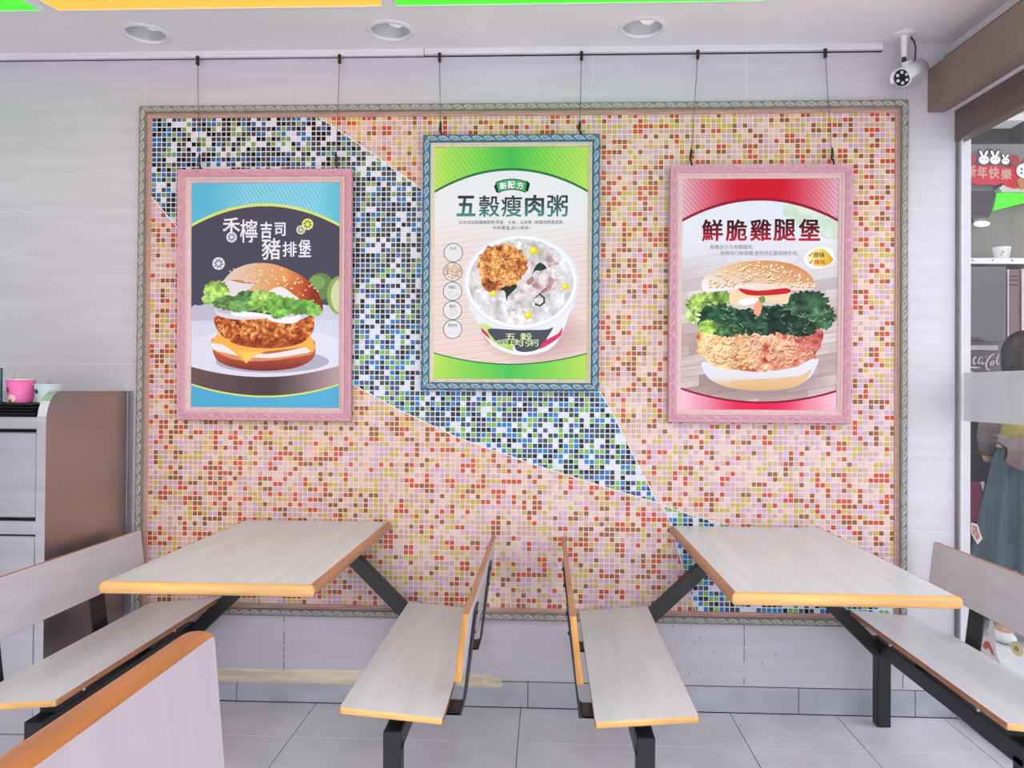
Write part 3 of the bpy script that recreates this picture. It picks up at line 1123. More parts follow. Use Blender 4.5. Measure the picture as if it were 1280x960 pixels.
def paint_pork():
    P = Print([(238, 225.7), (425.3, 225.7), (233, 510), (422.3, 513)])
    rg = random.Random(3)
    st = np.clip(np.abs(((P.X - P.Y * 0.58) / 5.0) % 1 - 0.5) * 6 - 1.6, 0, 1)
    A = P.ramp(P.u, [(0, (104, 186, 214)), (1, (112, 192, 216))])
    P.fill(np.ones_like(P.X), A)
    fade = np.clip((P.u - 0.12) * 4, 0, 1) * np.clip((0.97 - P.u) * 8, 0, 1)
    P.fill((1 - st) * fade * (P.Y < 300), (160, 214, 232), 0.8)
    sb = np.clip(np.abs(((P.X * 0.55 + P.Y) / 3.6) % 1 - 0.5) * 5 - 1.2, 0, 1)
    P.fill((1 - sb) * (P.Y > 400), (88, 168, 206), 0.8)
    top = arc3(P.X, 238, 282, 330, 257, 426, 284)
    bot = arc3(P.X, 233, 478, 328, 494.5, 423, 480)
    P.fill((P.Y > top - 3.6) & (P.Y < bot + 2.2), (216, 222, 128))
    inn = (P.Y > top) & (P.Y < bot)
    P.fill(inn, (90, 87, 106))
    # dark table under the plate
    P.fill(inn & (P.Y > 440), P.ramp(P.u, [(0, (122, 100, 100)), (0.55, (94, 78, 82)), (1, (190, 168, 172))]))
    # plate
    rough = P.noise(5, 7) * 6
    P.fill(inn & (P.Y > 378 - 0.09 * (P.X - 240) + rough) & (P.Y < 430) & (P.X < 300), (196, 192, 208))
    P.fill(inn & (P.Y > 381 + 0.12 * (P.X - 405)) & (P.Y < 440) & (P.X > 340), (206, 202, 218))
    pl = (P.Y < arc3(P.X, 233, 457, 330, 471, 424, 457)) & (P.Y > 400)
    P.fill(inn & pl, (212, 212, 228))
    P.fill(inn & (P.Y < arc3(P.X, 233, 457, 330, 471, 424, 457)) & (P.Y > arc3(P.X, 233, 452, 330, 466, 424, 453)), (226, 226, 238))
    P.fill(inn & (P.ell(330, 440, 110, 30) < 1) & (P.Y > 405), (220, 220, 234))
    P.fill((P.ell(338, 452, 72, 14) < 1), (158, 150, 170), 0.6)
    # limes
    P.fill(inn & (P.ell(400, 358, 17, 17) < 1), (112, 144, 92))
    P.fill(inn & (P.ell(396, 353, 10, 9) < 1), (150, 178, 118), 0.7)
    P.fill(inn & (P.ell(424, 369, 16, 24) < 1), (150, 174, 96))
    P.fill(inn & (P.ell(427, 370, 14, 22) < 1), (208, 214, 178))
    # bottom bun
    m = P.mask([(261, 430), (264, 422), (290, 425), (340, 432), (386, 424), (393, 436), (388, 450), (366, 460), (330, 463.5), (294, 460), (268, 450)])
    P.fill(m, P.ramp((P.Y - 428) / 34, [(0, (204, 120, 96)), (0.5, (188, 98, 78)), (1, (140, 66, 60))]))
    P.poly([(261, 428), (270, 424), (300, 434), (330, 442), (380, 434), (392, 432), (384, 441), (340, 447), (300, 445), (266, 438)], (236, 226, 226))
    P.fill(P.mask([(266, 438), (300, 445), (340, 447), (384, 441), (384, 444), (330, 451), (290, 449)]), (222, 166, 128), 0.8)
    # cheese
    P.poly([(260, 427), (268, 417), (300, 424), (350, 430), (388, 421), (393, 434), (390, 441), (380, 434), (330, 439), (316, 444), (305, 454), (299, 449), (290, 440), (276, 430), (262, 428)], (238, 186, 92), smooth=False)
    P.poly([(295, 439), (322, 440), (305, 451)], (246, 206, 118), smooth=False)
    # patty
    m = P.mask([(264, 398), (272, 394), (300, 396), (340, 399), (372, 400), (388, 394), (392, 404), (388, 418), (372, 430), (340, 435), (306, 433), (284, 426), (270, 414)])
    n = P.fbm(7, 11, 4)
    cr = P.noise(2.6, 31)
    P.fill(m, P.ramp(n * 0.65 + cr * 0.35, [(0.22, (120, 56, 36)), (0.42, (176, 92, 52)), (0.58, (206, 132, 78)), (0.75, (238, 190, 122))]))
    P.fill(m & (P.Y > 420 + n * 10), (150, 62, 48), 0.5)
    for _ in range(26):
        P.disc(rg.uniform(268, 320), rg.uniform(399, 418), rg.uniform(1, 2.6), rg.uniform(0.8, 1.8), (236, 196, 122), rot=rg.uniform(0, 3), alpha=0.8)
    # onion
    P.poly([(266, 384), (272, 390), (292, 392), (336, 393), (342, 397), (300, 399), (276, 396), (267, 391)], (218, 214, 224))
    P.poly([(330, 393), (360, 396), (373, 394), (374, 399), (364, 404), (340, 402)], (236, 234, 240))
    P.poly([(290, 388), (330, 392), (330, 396), (292, 394)], (242, 240, 246))
    # top bun
    m = P.mask([(273, 366), (276, 352), (286, 340), (300, 332), (320, 328), (342, 330), (366, 339), (386, 352), (398, 368), (403, 384), (400, 391), (388, 388), (360, 376), (330, 370), (296, 378), (282, 380)])
    P.fill(m, P.ramp((P.X - 272) / 130 + (P.Y - 360) * 0.004 + P.noise(12, 4) * 0.08, [(0, (222, 206, 204)), (0.35, (220, 182, 146)), (0.62, (222, 160, 104)), (0.82, (196, 104, 62)), (0.98, (150, 62, 48))]))
    P.poly([(274, 352), (286, 350), (316, 352), (306, 364), (296, 376), (282, 378), (274, 368)], (226, 216, 220))
    P.poly([(286, 349), (300, 350), (318, 354), (300, 353)], (190, 140, 96))
    for _ in range(120):
        x = rg.uniform(285, 402)
        y = rg.uniform(330, 388)
        yy = 327 + (x - 320) ** 2 * 0.0052
        if yy + 2 < y < yy + 26:
            P.disc(x, y, 1.6, 0.9, (244, 232, 220) if x > 330 else (236, 214, 190), rot=rg.uniform(-0.6, 1.2))
    P.poly([(334, 364), (350, 358), (366, 368), (372, 374), (350, 374), (338, 370)], (232, 226, 232))
    # lettuce
    for k, (cx, cy, rx, ry, col) in enumerate([(268, 362, 16, 11, (158, 190, 106)), (258, 373, 9, 6, (176, 208, 128)), (286, 378, 22, 9, (104, 142, 88)), (310, 372, 18, 9, (96, 136, 84)), (300, 382, 22, 7, (116, 156, 100)),
                                               (330, 377, 20, 13, (148, 192, 102)), (352, 382, 22, 11, (118, 166, 84)), (378, 384, 20, 9, (112, 160, 84)), (392, 388, 10, 7, (140, 186, 100)), (346, 390, 10, 8, (136, 184, 96)), (324, 368, 10, 6, (182, 214, 134))]):
        m = P.mask(ruffle(cx, cy, rx * 1.04, ry * 1.08, 34, 0.11, 40 + k))
        nn = P.fbm(6, 60 + k, 3)
        P.fill(m, np.clip(np.array(col) / 255 * (0.62 + 0.8 * nn[..., None]), 0, 1))
    for k in range(30):
        x, y = rg.uniform(256, 398), rg.uniform(364, 394)
        P.stroke([(x, y), (x + rg.uniform(-5, 5), y + rg.uniform(-3, 3)), (x + rg.uniform(-8, 8), y + rg.uniform(-1, 5))], 0.9, (208, 228, 168), 0.55)
    bgc = (90, 87, 106)
    citrus(P, 271, 328.5, 8, (226, 224, 234), bgc)
    citrus(P, 384.3, 279.8, 7.3, (226, 226, 128), bgc)
    citrus(P, 375.7, 286.8, 5.8, (214, 218, 196), bgc)
    citrus(P, 288, 295.5, 6.8, (222, 220, 230), bgc)
    return P


def paint_porridge():
    P = Print([(542.1, 182.9), (734, 183.4), (540.3, 472.8), (731.9, 474)])
    rg = random.Random(8)
    d = np.abs(P.u - 0.5) * 2
    A = P.ramp(d, [(0, (84, 186, 98)), (0.35, (122, 200, 92)), (1, (186, 216, 104))])
    P.fill(np.ones_like(P.X), A)
    st = np.clip(1.2 - np.abs(((P.X - P.Y * 0.75) / 6.2) % 1 - 0.5) * 12, 0, 1)
    P.fill(st * (P.Y < 260) * np.clip(d * 1.6, 0.15, 0.8), (214, 236, 176), 0.75)
    sb = np.clip(1.2 - np.abs(((P.X * 0.5 + P.Y) / 4.0) % 1 - 0.5) * 8, 0, 1)
    P.fill(sb * (P.Y > 400) * (1 - d), (150, 222, 150), 0.6)
    top = arc3(P.X, 542, 240, 637, 212.5, 734, 241)
    bot = arc3(P.X, 540, 440, 632, 454.5, 732, 441)
    P.fill((P.Y > top - 3) & (P.Y < bot + 1.5), (58, 122, 78))
    inn = (P.Y > top) & (P.Y < bot)
    P.fill(inn, P.ramp((P.Y - 215) / 230, [(0, (226, 224, 232)), (0.25, (226, 222, 228)), (0.45, (226, 210, 210)), (1, (226, 204, 200))]))
    sl = ((P.Y + (P.X - 540) * 0.13) / 7.4) % 1
    fade = np.clip((P.Y - 262) / 60, 0, 1)
    P.fill(inn * (np.clip(1 - np.abs(sl - 0.5) * 9, 0, 1)) * fade, (206, 176, 172), 0.8)
    P.fill(inn * (sl > 0.56) * (sl < 0.75) * fade, (238, 224, 222), 0.5)
    # soft shade of the bowl on the table
    P.fill(inn * np.clip(1.3 - P.ell(668, 420, 62, 34), 0, 1), (190, 152, 152), 0.6)
    # bowl body
    body = P.mask([(588, 380), (592, 396), (600, 412), (607, 424), (618, 434), (634, 441), (651, 444), (670, 442), (686, 436), (697, 425), (704, 410), (710, 392), (713, 378), (650, 370)])
    P.fill(body, (226, 224, 230))
    P.fill(body & (P.X < 640) & (P.Y > 404) & (P.ell(650, 352, 72, 66) > 1.0), P.ramp((P.X - 598) / 60, [(0, (210, 214, 190)), (0.4, (182, 210, 92)), (1, (170, 200, 90))]))
    blob = P.mask([(610, 411), (640, 412), (680, 412), (690, 409), (684, 420), (675, 434), (660, 440), (645, 438), (640, 430), (624, 430), (615, 422)])
    P.fill(blob, (88, 92, 106))
    P.poly([(600, 410), (609, 418), (613, 430), (606, 424)], (206, 60, 110))
    P.poly([(683, 424), (696, 417), (702, 409), (698, 424), (688, 433), (674, 437), (676, 430)], (212, 66, 118))
    P.fill(body & (P.Y > arc3(P.X, 607, 420, 651, 440, 697, 422)), (230, 228, 234))
    # rim and porridge
    P.fill(P.ell(650, 352, 72, 60.5) < 1, (222, 219, 229))
    P.fill(P.ell(650, 352, 69, 57.5) < 1, (234, 232, 240))
    por = P.ell(650, 352, 65, 54) < 1
    n = P.fbm(9, 5, 4)
    P.fill(por, P.ramp(n, [(0.25, (184, 174, 175)), (0.45, (206, 199, 203)), (0.65, (220, 215, 221)), (0.8, (236, 233, 238))]))
    for _ in range(240):
        a, q = rg.uniform(0, 2 * PI), math.sqrt(rg.random()) * 0.95
        x, y = 650 + 63 * q * math.cos(a), 352 + 52 * q * math.sin(a)
        P.disc(x, y, rg.uniform(1.0, 3.2), rg.uniform(0.8, 2.4), rg.choice([(240, 238, 244), (214, 206, 208), (228, 208, 182), (198, 190, 194), (236, 234, 240)]), rot=rg.uniform(0, 3), alpha=0.7)
    # pork pieces
    for k, (cx, cy, rx, ry) in enumerate([(662, 335, 10, 9), (672, 358, 15, 10), (684, 350, 12, 11), (656, 360, 9, 7), (688, 326, 9, 8)]):
        m = P.mask(ruffle(cx, cy, rx, ry, 14, 0.14, 80 + k))
        P.fill(m, P.ramp(P.fbm(7, 90 + k, 3), [(0.25, (176, 146, 150)), (0.5, (214, 194, 200)), (0.75, (232, 222, 228))]))
    P.poly([(657, 352), (664, 345), (666, 351), (660, 356)], (182, 138, 126))
    P.stroke([(668, 372), (676, 365), (682, 360)], 2.2, (140, 96, 96), 0.8)
    # greens
    P.poly([(664, 343), (668, 333), (674, 328), (682, 334), (676, 338), (668, 338)], (58, 70, 66))
    P.poly([(616, 358), (622, 353), (634, 356), (642, 352), (645, 358), (640, 364), (634, 370), (632, 376), (630, 364), (622, 362)], (54, 64, 60))
    P.stroke([(668, 380), (674, 382), (679, 378), (679, 372), (674, 368)], 2.6, (66, 80, 70))
    # fried floss
    m = P.mask(ruffle(627, 331, 31, 27, 44, 0.055, 12))
    m |= P.mask(ruffle(614, 350, 14, 15, 24, 0.07, 13))
    n = P.fbm(8, 15, 4)
    P.fill(m, P.ramp(n * 0.75 + P.noise(2.5, 17) * 0.25, [(0.22, (120, 62, 44)), (0.4, (184, 110, 64)), (0.56, (222, 156, 92)), (0.74, (246, 206, 148))]))
    for _ in range(260):
        x, y = rg.uniform(596, 660), rg.uniform(304, 364)
        if ((x - 626) / 29) ** 2 + ((y - 332) / 26) ** 2 < 1:
            a = rg.uniform(0, PI)
            q = rg.uniform(2, 5)
            P.stroke([(x, y), (x + q * math.cos(a), y + q * math.sin(a) * 0.6), (x + q * 1.6 * math.cos(a + 0.6), y + q * math.sin(a + 0.6))], rg.uniform(0.8, 1.5), rg.choice([(246, 206, 150), (232, 176, 112), (150, 86, 56), (250, 222, 178), (196, 122, 78)]), 0.75)
    for (x, y, r) in ((666, 313, 6), (705, 358, 4.6), (615.5, 366.5, 4.2), (659, 394, 5)):
        P.disc(x, y, r, r * 0.92, (222, 204, 70))
        P.disc(x - r * 0.2, y - r * 0.2, r * 0.6, r * 0.55, (240, 226, 110))
    # ingredient circles
    for k, (x, y) in enumerate(((565.5, 315), (564.8, 339), (564.5, 363.5), (564.5, 387.5), (564.6, 411.3))):
        P.disc(x, y, 12.2, 12.2, (122, 126, 112))
        P.disc(x, y, 11.2, 11.2, (224, 220, 226))
        if k == 1:
            for _ in range(170):
                a, q = rg.uniform(0, 2 * PI), math.sqrt(rg.random()) * 10
                P.disc(x + q * math.cos(a), y + q * math.sin(a), 1.6, 0.7, rg.choice([(206, 176, 150), (224, 206, 188), (180, 146, 124)]), rot=rg.uniform(-0.7, 0.7))
        elif k in (2, 3):
            for _ in range(26):
                a, q = rg.uniform(0, 2 * PI), math.sqrt(rg.random()) * 8
                P.disc(x + q * math.cos(a), y + 3 + q * math.sin(a) * 0.5, 1.1, 0.8, (206, 202, 200), rot=rg.uniform(0, 3))
    # ribbon
    P.poly([(616.5, 232), (621, 226), (625, 240), (619.5, 240)], (30, 60, 40), smooth=False)
    P.poly([(657, 225), (661.5, 229), (659, 239), (654, 238)], (30, 60, 40), smooth=False)
    rb = (P.Y > arc3(P.X, 618.5, 227, 638.5, 222.7, 658.5, 227)) & (P.Y < arc3(P.X, 621, 240.5, 639, 236.7, 656, 240.5)) & (P.X > 618 + (P.Y - 225) * 0.2) & (P.X < 659 - (P.Y - 225) * 0.2)
    P.fill(rb, (30, 60, 40))
    rb = (P.Y > arc3(P.X, 619, 228, 638.5, 223.7, 658, 228)) & (P.Y < arc3(P.X, 621, 239.5, 639, 235.6, 656, 239.5)) & (P.X > 619.2 + (P.Y - 225) * 0.2) & (P.X < 657.8 - (P.Y - 225) * 0.2)
    P.fill(rb, (86, 172, 118))
    return P


def paint_chicken():
    P = Print([(854, 221.3), (1049.8, 221.6), (851.6, 512.8), (1047.5, 515.3)])
    rg = random.Random(5)
    d = np.abs(P.u - 0.5) * 2
    A = P.ramp(d, [(0, (206, 24, 54)), (0.3, (206, 34, 60)), (0.62, (214, 104, 122)), (1, (224, 184, 198))])
    P.fill(np.ones_like(P.X), A)
    st = np.clip(1.2 - np.abs(((P.X - P.Y * 0.95) / 6.4) % 1 - 0.5) * 9, 0, 1)
    P.fill(st * (P.Y < 300) * np.clip((d - 0.2) * 2.2, 0, 1), (178, 62, 84), 0.6)
    P.fill((P.Y > 440), P.ramp(d, [(0, (222, 48, 92)), (0.3, (222, 56, 98)), (0.65, (226, 140, 164)), (1, (234, 194, 210))]))
    sb = np.clip(1.1 - np.abs(((P.X * 0.7 + P.Y) / 3.6) % 1 - 0.5) * 6, 0, 1)
    P.fill(sb * (P.Y > 440) * np.clip((d - 0.1) * 1.5, 0, 0.8), (238, 204, 216), 0.6)
    top = arc3(P.X, 854, 276, 951, 250, 1050, 277.5)
    bot = arc3(P.X, 852, 484, 948, 502, 1048, 488)
    P.fill((P.Y > top - 3.6) & (P.Y < bot + 2.6), (158, 30, 58))
    inn = (P.Y > top) & (P.Y < bot)
    P.fill(inn, P.ramp((P.Y - 255) / 240, [(0, (222, 221, 231)), (0.3, (220, 217, 226)), (0.55, (208, 200, 206)), (1, (206, 186, 184))]))
    # planks
    pk = (P.Y + (P.X - 850) * 0.16) / 13.5
    row = np.floor(pk).astype(int)
    pn = np.random.RandomState(2).rand(400)
    seg = np.floor((P.X + row * 37.0) / 62.0).astype(int)
    tone = pn[(row * 7 + seg * 13) % 400]
    fade = np.clip((P.Y - 300) / 110, 0, 1)
    P.fill(inn * fade, P.ramp(tone, [(0, (168, 144, 142)), (0.4, (202, 184, 182)), (1, (228, 214, 212))]), 0.85)
    P.fill(inn * fade * np.clip(1 - np.abs((pk % 1) - 0.02) * 16, 0, 1), (150, 126, 124), 0.7)
    P.fill(inn * fade * P.noise(20, 3, sx=0.6, sy=9, ang=-0.16), (160, 136, 134), 0.28)
    # faded lettuce in the corner
    m = P.mask(ruffle(1022, 276, 44, 17, 40, 0.06, 6, 0.38)) & inn
    P.fill(m, P.ramp(P.fbm(12, 8, 3), [(0.3, (196, 212, 188)), (0.6, (216, 222, 214)), (0.8, (228, 216, 214))]), 0.85)
    P.fill(inn * np.clip(1.25 - P.ell(958, 478, 80, 22), 0, 1), (160, 138, 140), 0.75)
    # bottom bun
    m = P.mask([(880, 452), (881, 464), (892, 476), (915, 485), (950, 489), (988, 486), (1010, 476), (1021, 462), (1023, 446), (990, 455), (940, 462), (905, 458)])
    P.fill(m, P.ramp((P.Y - 455) / 34, [(0, (222, 220, 232)), (0.5, (220, 214, 220)), (0.75, (222, 190, 156)), (1, (206, 168, 136))]))
    P.poly([(918, 476), (950, 474), (1000, 470), (1016, 462), (1008, 476), (985, 486), (950, 488), (920, 484)], (222, 182, 138), alpha=0.7)
    # chicken
    m = P.mask(ruffle(950, 433, 76, 31, 40, 0.07, 22)) | P.mask([(876, 415), (950, 405), (1026, 410), (1023, 440), (1004, 456), (985, 461), (950, 465), (920, 462), (900, 460), (882, 446)])
    n = P.fbm(15, 24, 4)
    side = np.clip((P.X - 900) / 110, 0, 1)
    yel = P.ramp(n, [(0.24, (190, 90, 54)), (0.38, (226, 168, 116)), (0.55, (240, 210, 166)), (0.75, (246, 228, 198))])
    red = P.ramp(n, [(0.24, (148, 58, 60)), (0.40, (206, 128, 112)), (0.56, (228, 172, 150)), (0.75, (240, 206, 184))])
    P.fill(m, yel * (1 - side[..., None]) + red * side[..., None])
    for k in range(40):
        x, y = rg.uniform(882, 1018), rg.uniform(412, 458)
        if ((x - 950) / 70) ** 2 + ((y - 434) / 26) ** 2 < 1:
            q = rg.uniform(4, 9)
            mm = P.mask(ruffle(x, y, q, q * rg.uniform(0.5, 0.8), 11, 0.12, 200 + k, rg.uniform(-0.8, 0.8)))
            base = np.array((238, 206, 162) if x < 935 else (230, 184, 160)) / 255
            P.fill(mm, np.clip(base * (0.74 + 0.4 * P.fbm(5, 240 + k, 2)[..., None]), 0, 1), 0.9)
            P.stroke([(x - q, y + q * 0.5), (x, y + q * 0.75), (x + q * 0.8, y + q * 0.4)], 1.3, (166, 82, 58), 0.6)
    for _ in range(300):
        x, y = rg.uniform(876, 1026), rg.uniform(408, 464)
        if ((x - 950) / 74) ** 2 + ((y - 433) / 30) ** 2 < 1:
            q = rg.uniform(1.2, 3.0)
            red_ = x > 935 + rg.uniform(-30, 30)
            P.disc(x + 0.6, y + 1.0, q, q * 0.75, (168, 74, 58) if red_ else (196, 108, 62), rot=rg.uniform(0, 3), alpha=0.55)
            P.disc(x, y, q * 0.85, q * 0.62, (236, 192, 168) if red_ else (246, 222, 180), rot=rg.uniform(0, 3), alpha=0.85)
    P.fill(m & (P.X > 1000) & (P.Y < 440), (190, 84, 92), 0.35)
    # greens, dark crinkled
    spots = [(882, 382, 22, 15, (150, 176, 96)), (868, 394, 10, 8, (186, 208, 140)), (900, 372, 16, 9, (128, 156, 84)), (900, 398, 26, 17, (50, 86, 66)), (930, 402, 26, 15, (40, 72, 58)), (962, 400, 28, 17, (46, 74, 60)),
             (990, 398, 28, 18, (34, 58, 52)), (1010, 380, 26, 16, (62, 92, 70)), (1030, 396, 16, 15, (76, 108, 80)), (1004, 410, 18, 10, (44, 70, 58)), (910, 412, 18, 8, (70, 106, 70)), (886, 408, 12, 8, (148, 176, 90))]
    for k, (cx, cy, rx, ry, col) in enumerate(spots):
        m = P.mask(ruffle(cx, cy, rx * 1.05, ry * 1.1, 44, 0.11, 120 + k))
        nn = P.fbm(7, 140 + k, 4)
        P.fill(m, np.clip(np.array(col) / 255 * (0.35 + 1.35 * nn[..., None]), 0, 1))
    for k in range(110):
        x, y = rg.uniform(864, 1044), rg.uniform(368, 418)
        pts = [(x, y)]
        for _ in range(4):
            pts.append((pts[-1][0] + rg.uniform(-4.5, 4.5), pts[-1][1] + rg.uniform(-3, 3)))
        if ((x - 955) / 92) ** 2 + ((y - 394) / 28) ** 2 < 1:
            P.stroke(pts, 0.85, (176, 202, 168) if x > 895 else (216, 230, 168), 0.7)
    # sauce, patty slice
    P.poly([(916, 362), (930, 359), (985, 361), (988, 372), (984, 380), (965, 377), (945, 374), (925, 381), (914, 378)], (238, 204, 176))
    P.poly([(924, 376), (940, 372), (952, 375), (944, 379), (930, 381)], (244, 236, 234))
    P.poly([(946, 378), (955, 375), (953, 390), (949, 395), (944, 390)], (226, 164, 132))
    P.poly([(950, 372), (957, 370), (958, 377), (953, 378)], (130, 150, 76))
    # top bun
    m = P.mask([(878, 356), (882, 346), (896, 336), (918, 329), (950, 325), (985, 328), (1008, 338), (1020, 352), (1018, 361), (1000, 363), (960, 361), (915, 362), (885, 364)])
    P.fill(m, P.ramp((P.X - 878) / 142 * 0.5 + (345 - P.Y) / 40 * 0.35 + 0.3 + P.noise(10, 9) * 0.06, [(0.2, (232, 224, 228)), (0.42, (226, 204, 190)), (0.62, (222, 180, 142)), (0.9, (206, 140, 98))]))
    P.fill(m & (P.Y > 354), (232, 222, 224), 0.6)
    for _ in range(230):
        x, y = rg.uniform(884, 1018), rg.uniform(327, 358)
        yy = 325 + (x - 950) ** 2 * 0.0058
        if yy + 1.5 < y < yy + 26:
            r = rg.uniform(-0.8, 0.8)
            P.disc(x + 0.5, y + 0.8, 2.5, 1.4, (176, 122, 88), rot=r, alpha=0.75)
            P.disc(x, y, 2.2, 1.1, (244, 222, 194), rot=r)
    P.poly([(925, 360), (950, 363), (985, 360), (988, 366), (960, 369), (936, 368)], (196, 44, 44))
    # gold sticker
    m = (P.ell(1026, 322.5, 19, 13.2, -0.1) < 1)
    P.fill(m, (238, 234, 236))
    P.fill((P.ell(1027.5, 322, 16.5, 11.4, -0.1) < 1) & (P.X > 1010), P.ramp((P.X - 1010) / 34, [(0, (238, 226, 196)), (0.5, (230, 204, 112)), (1, (206, 158, 44))]))
    P.poly([(1030, 309), (1042, 312), (1044, 324), (1038, 317)], (236, 234, 240))
    return P


def print_mat(name, im):
    m = bpy.data.materials.new(name)
    m.use_nodes = True
    nt = m.node_tree
    b = nt.nodes['Principled BSDF']
    t = nt.nodes.new('ShaderNodeTexImage')
    t.image = im
    t.extension = 'EXTEND'
    nt.links.new(t.outputs['Color'], b.inputs['Base Color'])
    b.inputs['Roughness'].default_value = 0.5
    b.inputs['Specular IOR Level'].default_value = 0.12
    return m


def grad_mat(name, c_top, c_bot, z0, z1):
    """printed ink that runs from one colour to another down the letters"""
    m = bpy.data.materials.new(name)
    m.use_nodes = True
    nt = m.node_tree
    b = nt.nodes['Principled BSDF']
    tc = nt.nodes.new('ShaderNodeTexCoord')
    sp = nt.nodes.new('ShaderNodeSeparateXYZ')
    mr = nt.nodes.new('ShaderNodeMapRange')
    mr.inputs[1].default_value, mr.inputs[2].default_value = z0, z1
    rp = nt.nodes.new('ShaderNodeValToRGB')
    rp.color_ramp.elements[0].color = rgb(*c_bot)
    rp.color_ramp.elements[1].color = rgb(*c_top)
    nt.links.new(tc.outputs['Object'], sp.inputs[0])
    nt.links.new(sp.outputs['Z'], mr.inputs[0])
    nt.links.new(mr.outputs[0], rp.inputs['Fac'])
    nt.links.new(rp.outputs['Color'], b.inputs['Base Color'])
    b.inputs['Roughness'].default_value = 0.5
    b.inputs['Specular IOR Level'].default_value = 0.1
    return m


def poster(P, cx, cz, w, h, ins, tilt, label, frame, carving, liner, back_y, texts, band):
    """framed poster; the Empty stands at the frame's centre against the wall"""
    t = thing('framed_poster', (cx, back_y, cz), label, 'poster', 'framed food posters on the mosaic')
    t.rotation_euler = (tilt, 0, 0)
    rl = rails(t, w, h, 0, band, 0, [(0, 0), (0, 0.020), (0.08, 0.024), (0.85, 0.021), (1, 0.016), (1, 0.010)], frame, 'frame_rail')
    carve(rl, w, h, band * 0.48, leaf_mesh(0.044, band * 0.74, -0.0232), carving, 0.046)
    rails(t, w, h, band, ins[0], 0, [(0, 0.010), (0, 0.017), (0.3, 0.0185), (0.5, 0.014), (0.9, 0.010), (1, 0.006), (1, 0.0)], liner, 'liner')
    MB().box(-w / 2 + 0.004, w / 2 - 0.004, -0.004, 0.0, -h / 2 + 0.004, h / 2 - 0.004).build('backing_board', plain('brown_board', 150, 120, 90, 0.8), t, local=True)
    pw_, ph_ = w - 2 * ins[0] + 0.002, h - 2 * ins[1] + 0.002
    me = bpy.data.meshes.new('print')
    me.from_pydata([(-pw_ / 2, -0.0056, -ph_ / 2), (pw_ / 2, -0.0056, -ph_ / 2), (pw_ / 2, -0.0056, ph_ / 2), (-pw_ / 2, -0.0056, ph_ / 2)], [], [(0, 1, 2, 3)])
    uv = me.uv_layers.new(name='UVMap')
    for i, c in enumerate([(0, 0), (1, 0), (1, 1), (0, 1)]):
        uv.data[i].uv = c
    me.materials.append(print_mat('poster_print', P.image('poster_print')))
    pr = bpy.data.objects.new('print', me)
    C.objects.link(pr)
    pr.parent = t
    sx = pw_ / (P.corners[1][0] - P.corners[0][0])
    for (items, m, name) in texts:
        mb = MB()
        for it in items:
            body, x, y, tw, th = it[:5]
            bold = it[5] if len(it) > 5 else 0.0
            lx, lz = P.to_local(x, y, pw_, ph_)
            put_text(mb, body, lx, lz, tw * sx if tw else None, th * sx if th else None, -0.0060, bold)
        mm = m
        if isinstance(m, tuple) and len(m) == 3:
            zz = [v[2] for v in mb.v]
            mm = grad_mat('lettering_ink', m[0], m[1], min(zz), max(zz))
            el = mm.node_tree.nodes['Color Ramp'].color_ramp if 'Color Ramp' in mm.node_tree.nodes else None
            if el and m[2]:
                e = el.elements.new(0.5)
                e.color = rgb(*m[2])
        mb.build(name, mm, pr, local=True)
    return t


I_white = plain('white_ink', 224, 222, 232, 0.4, spec=0.1)
I_dark = plain('dark_ink', 62, 62, 66, 0.5, spec=0.1)
I_grey = plain('grey_ink', 128, 122, 128, 0.5, spec=0.1)
I_lime = plain('lime_ink', 206, 218, 160, 0.5, spec=0.1)
I_red = plain('red_ink', 200, 70, 40, 0.5, spec=0.1)
I_brown = plain('brown_ink', 84, 66, 36, 0.5, spec=0.1)

poster(paint_pork(), -1.140, 1.6465, 0.713, 1.013, (0.0535, 0.047), R(1.0),
       'pink framed poster of a pork chop burger with turquoise borders', M_pink, M_pink_c, M_pink_l, -0.030,
       [([('禾', 288, 280.5, 22, 19, 0.05), ('檸', 310, 288, 22, 29, 0.02), ('吉', 332, 287, 15, 21, 0.05), ('司', 349.5, 286, 14, 17, 0.05),
          ('豬', 338, 310.5, 24, 27, 0.025), ('排', 361.5, 311, 18, 19, 0.03), ('堡', 380.5, 310, 16, 22, 0.03)], I_white, 'lettering')], 0.031)
poster(paint_porridge(), -0.1475, 1.7775, 0.703, 1.015, (0.0455, 0.047), R(1.0),
       'blue framed poster of a bowl of porridge with green borders', M_blue, M_blue_c, M_bei, -0.030,
       [([('新', 628, 231.6, 9, 9, 0.06), ('配', 638.3, 230.4, 9, 9, 0.06), ('方', 649, 231.4, 9, 9, 0.06)], I_white, 'ribbon_lettering'),
        ([('五', 581.5, 256.5, 24, 26, 0.06), ('穀', 610.5, 257, 26, 27, 0.03), ('瘦', 638.5, 257, 26, 27, 0.03), ('肉', 667, 256.5, 24, 27, 0.06), ('粥', 695.5, 257, 26, 27, 0.03)], ((44, 42, 46), (70, 138, 138), (58, 82, 86)), 'title_lettering'),
        ([('白米添加高纖維穀物:燕麥、大麥、玉米等...與豬肉熬煮成粥,', 638, 277.3, 130, 5), ('內容豐富,老少咸宜~', 639, 284.2, 48, 4.8),
          ('白米', 565.5, 309.5, 8, 4), ('洋薏仁', 564.5, 358.5, 12, 4), ('薏米', 564.5, 382.5, 8, 4), ('燕麥米', 564.6, 406.3, 12, 4)], I_dark, 'small_lettering'),
        ([('五 穀', 647, 420.5, 34, 9, 0.03), ('瘦肉粥', 645, 428.5, 54, 9, 0.004)], I_lime, 'bowl_lettering')], 0.030)
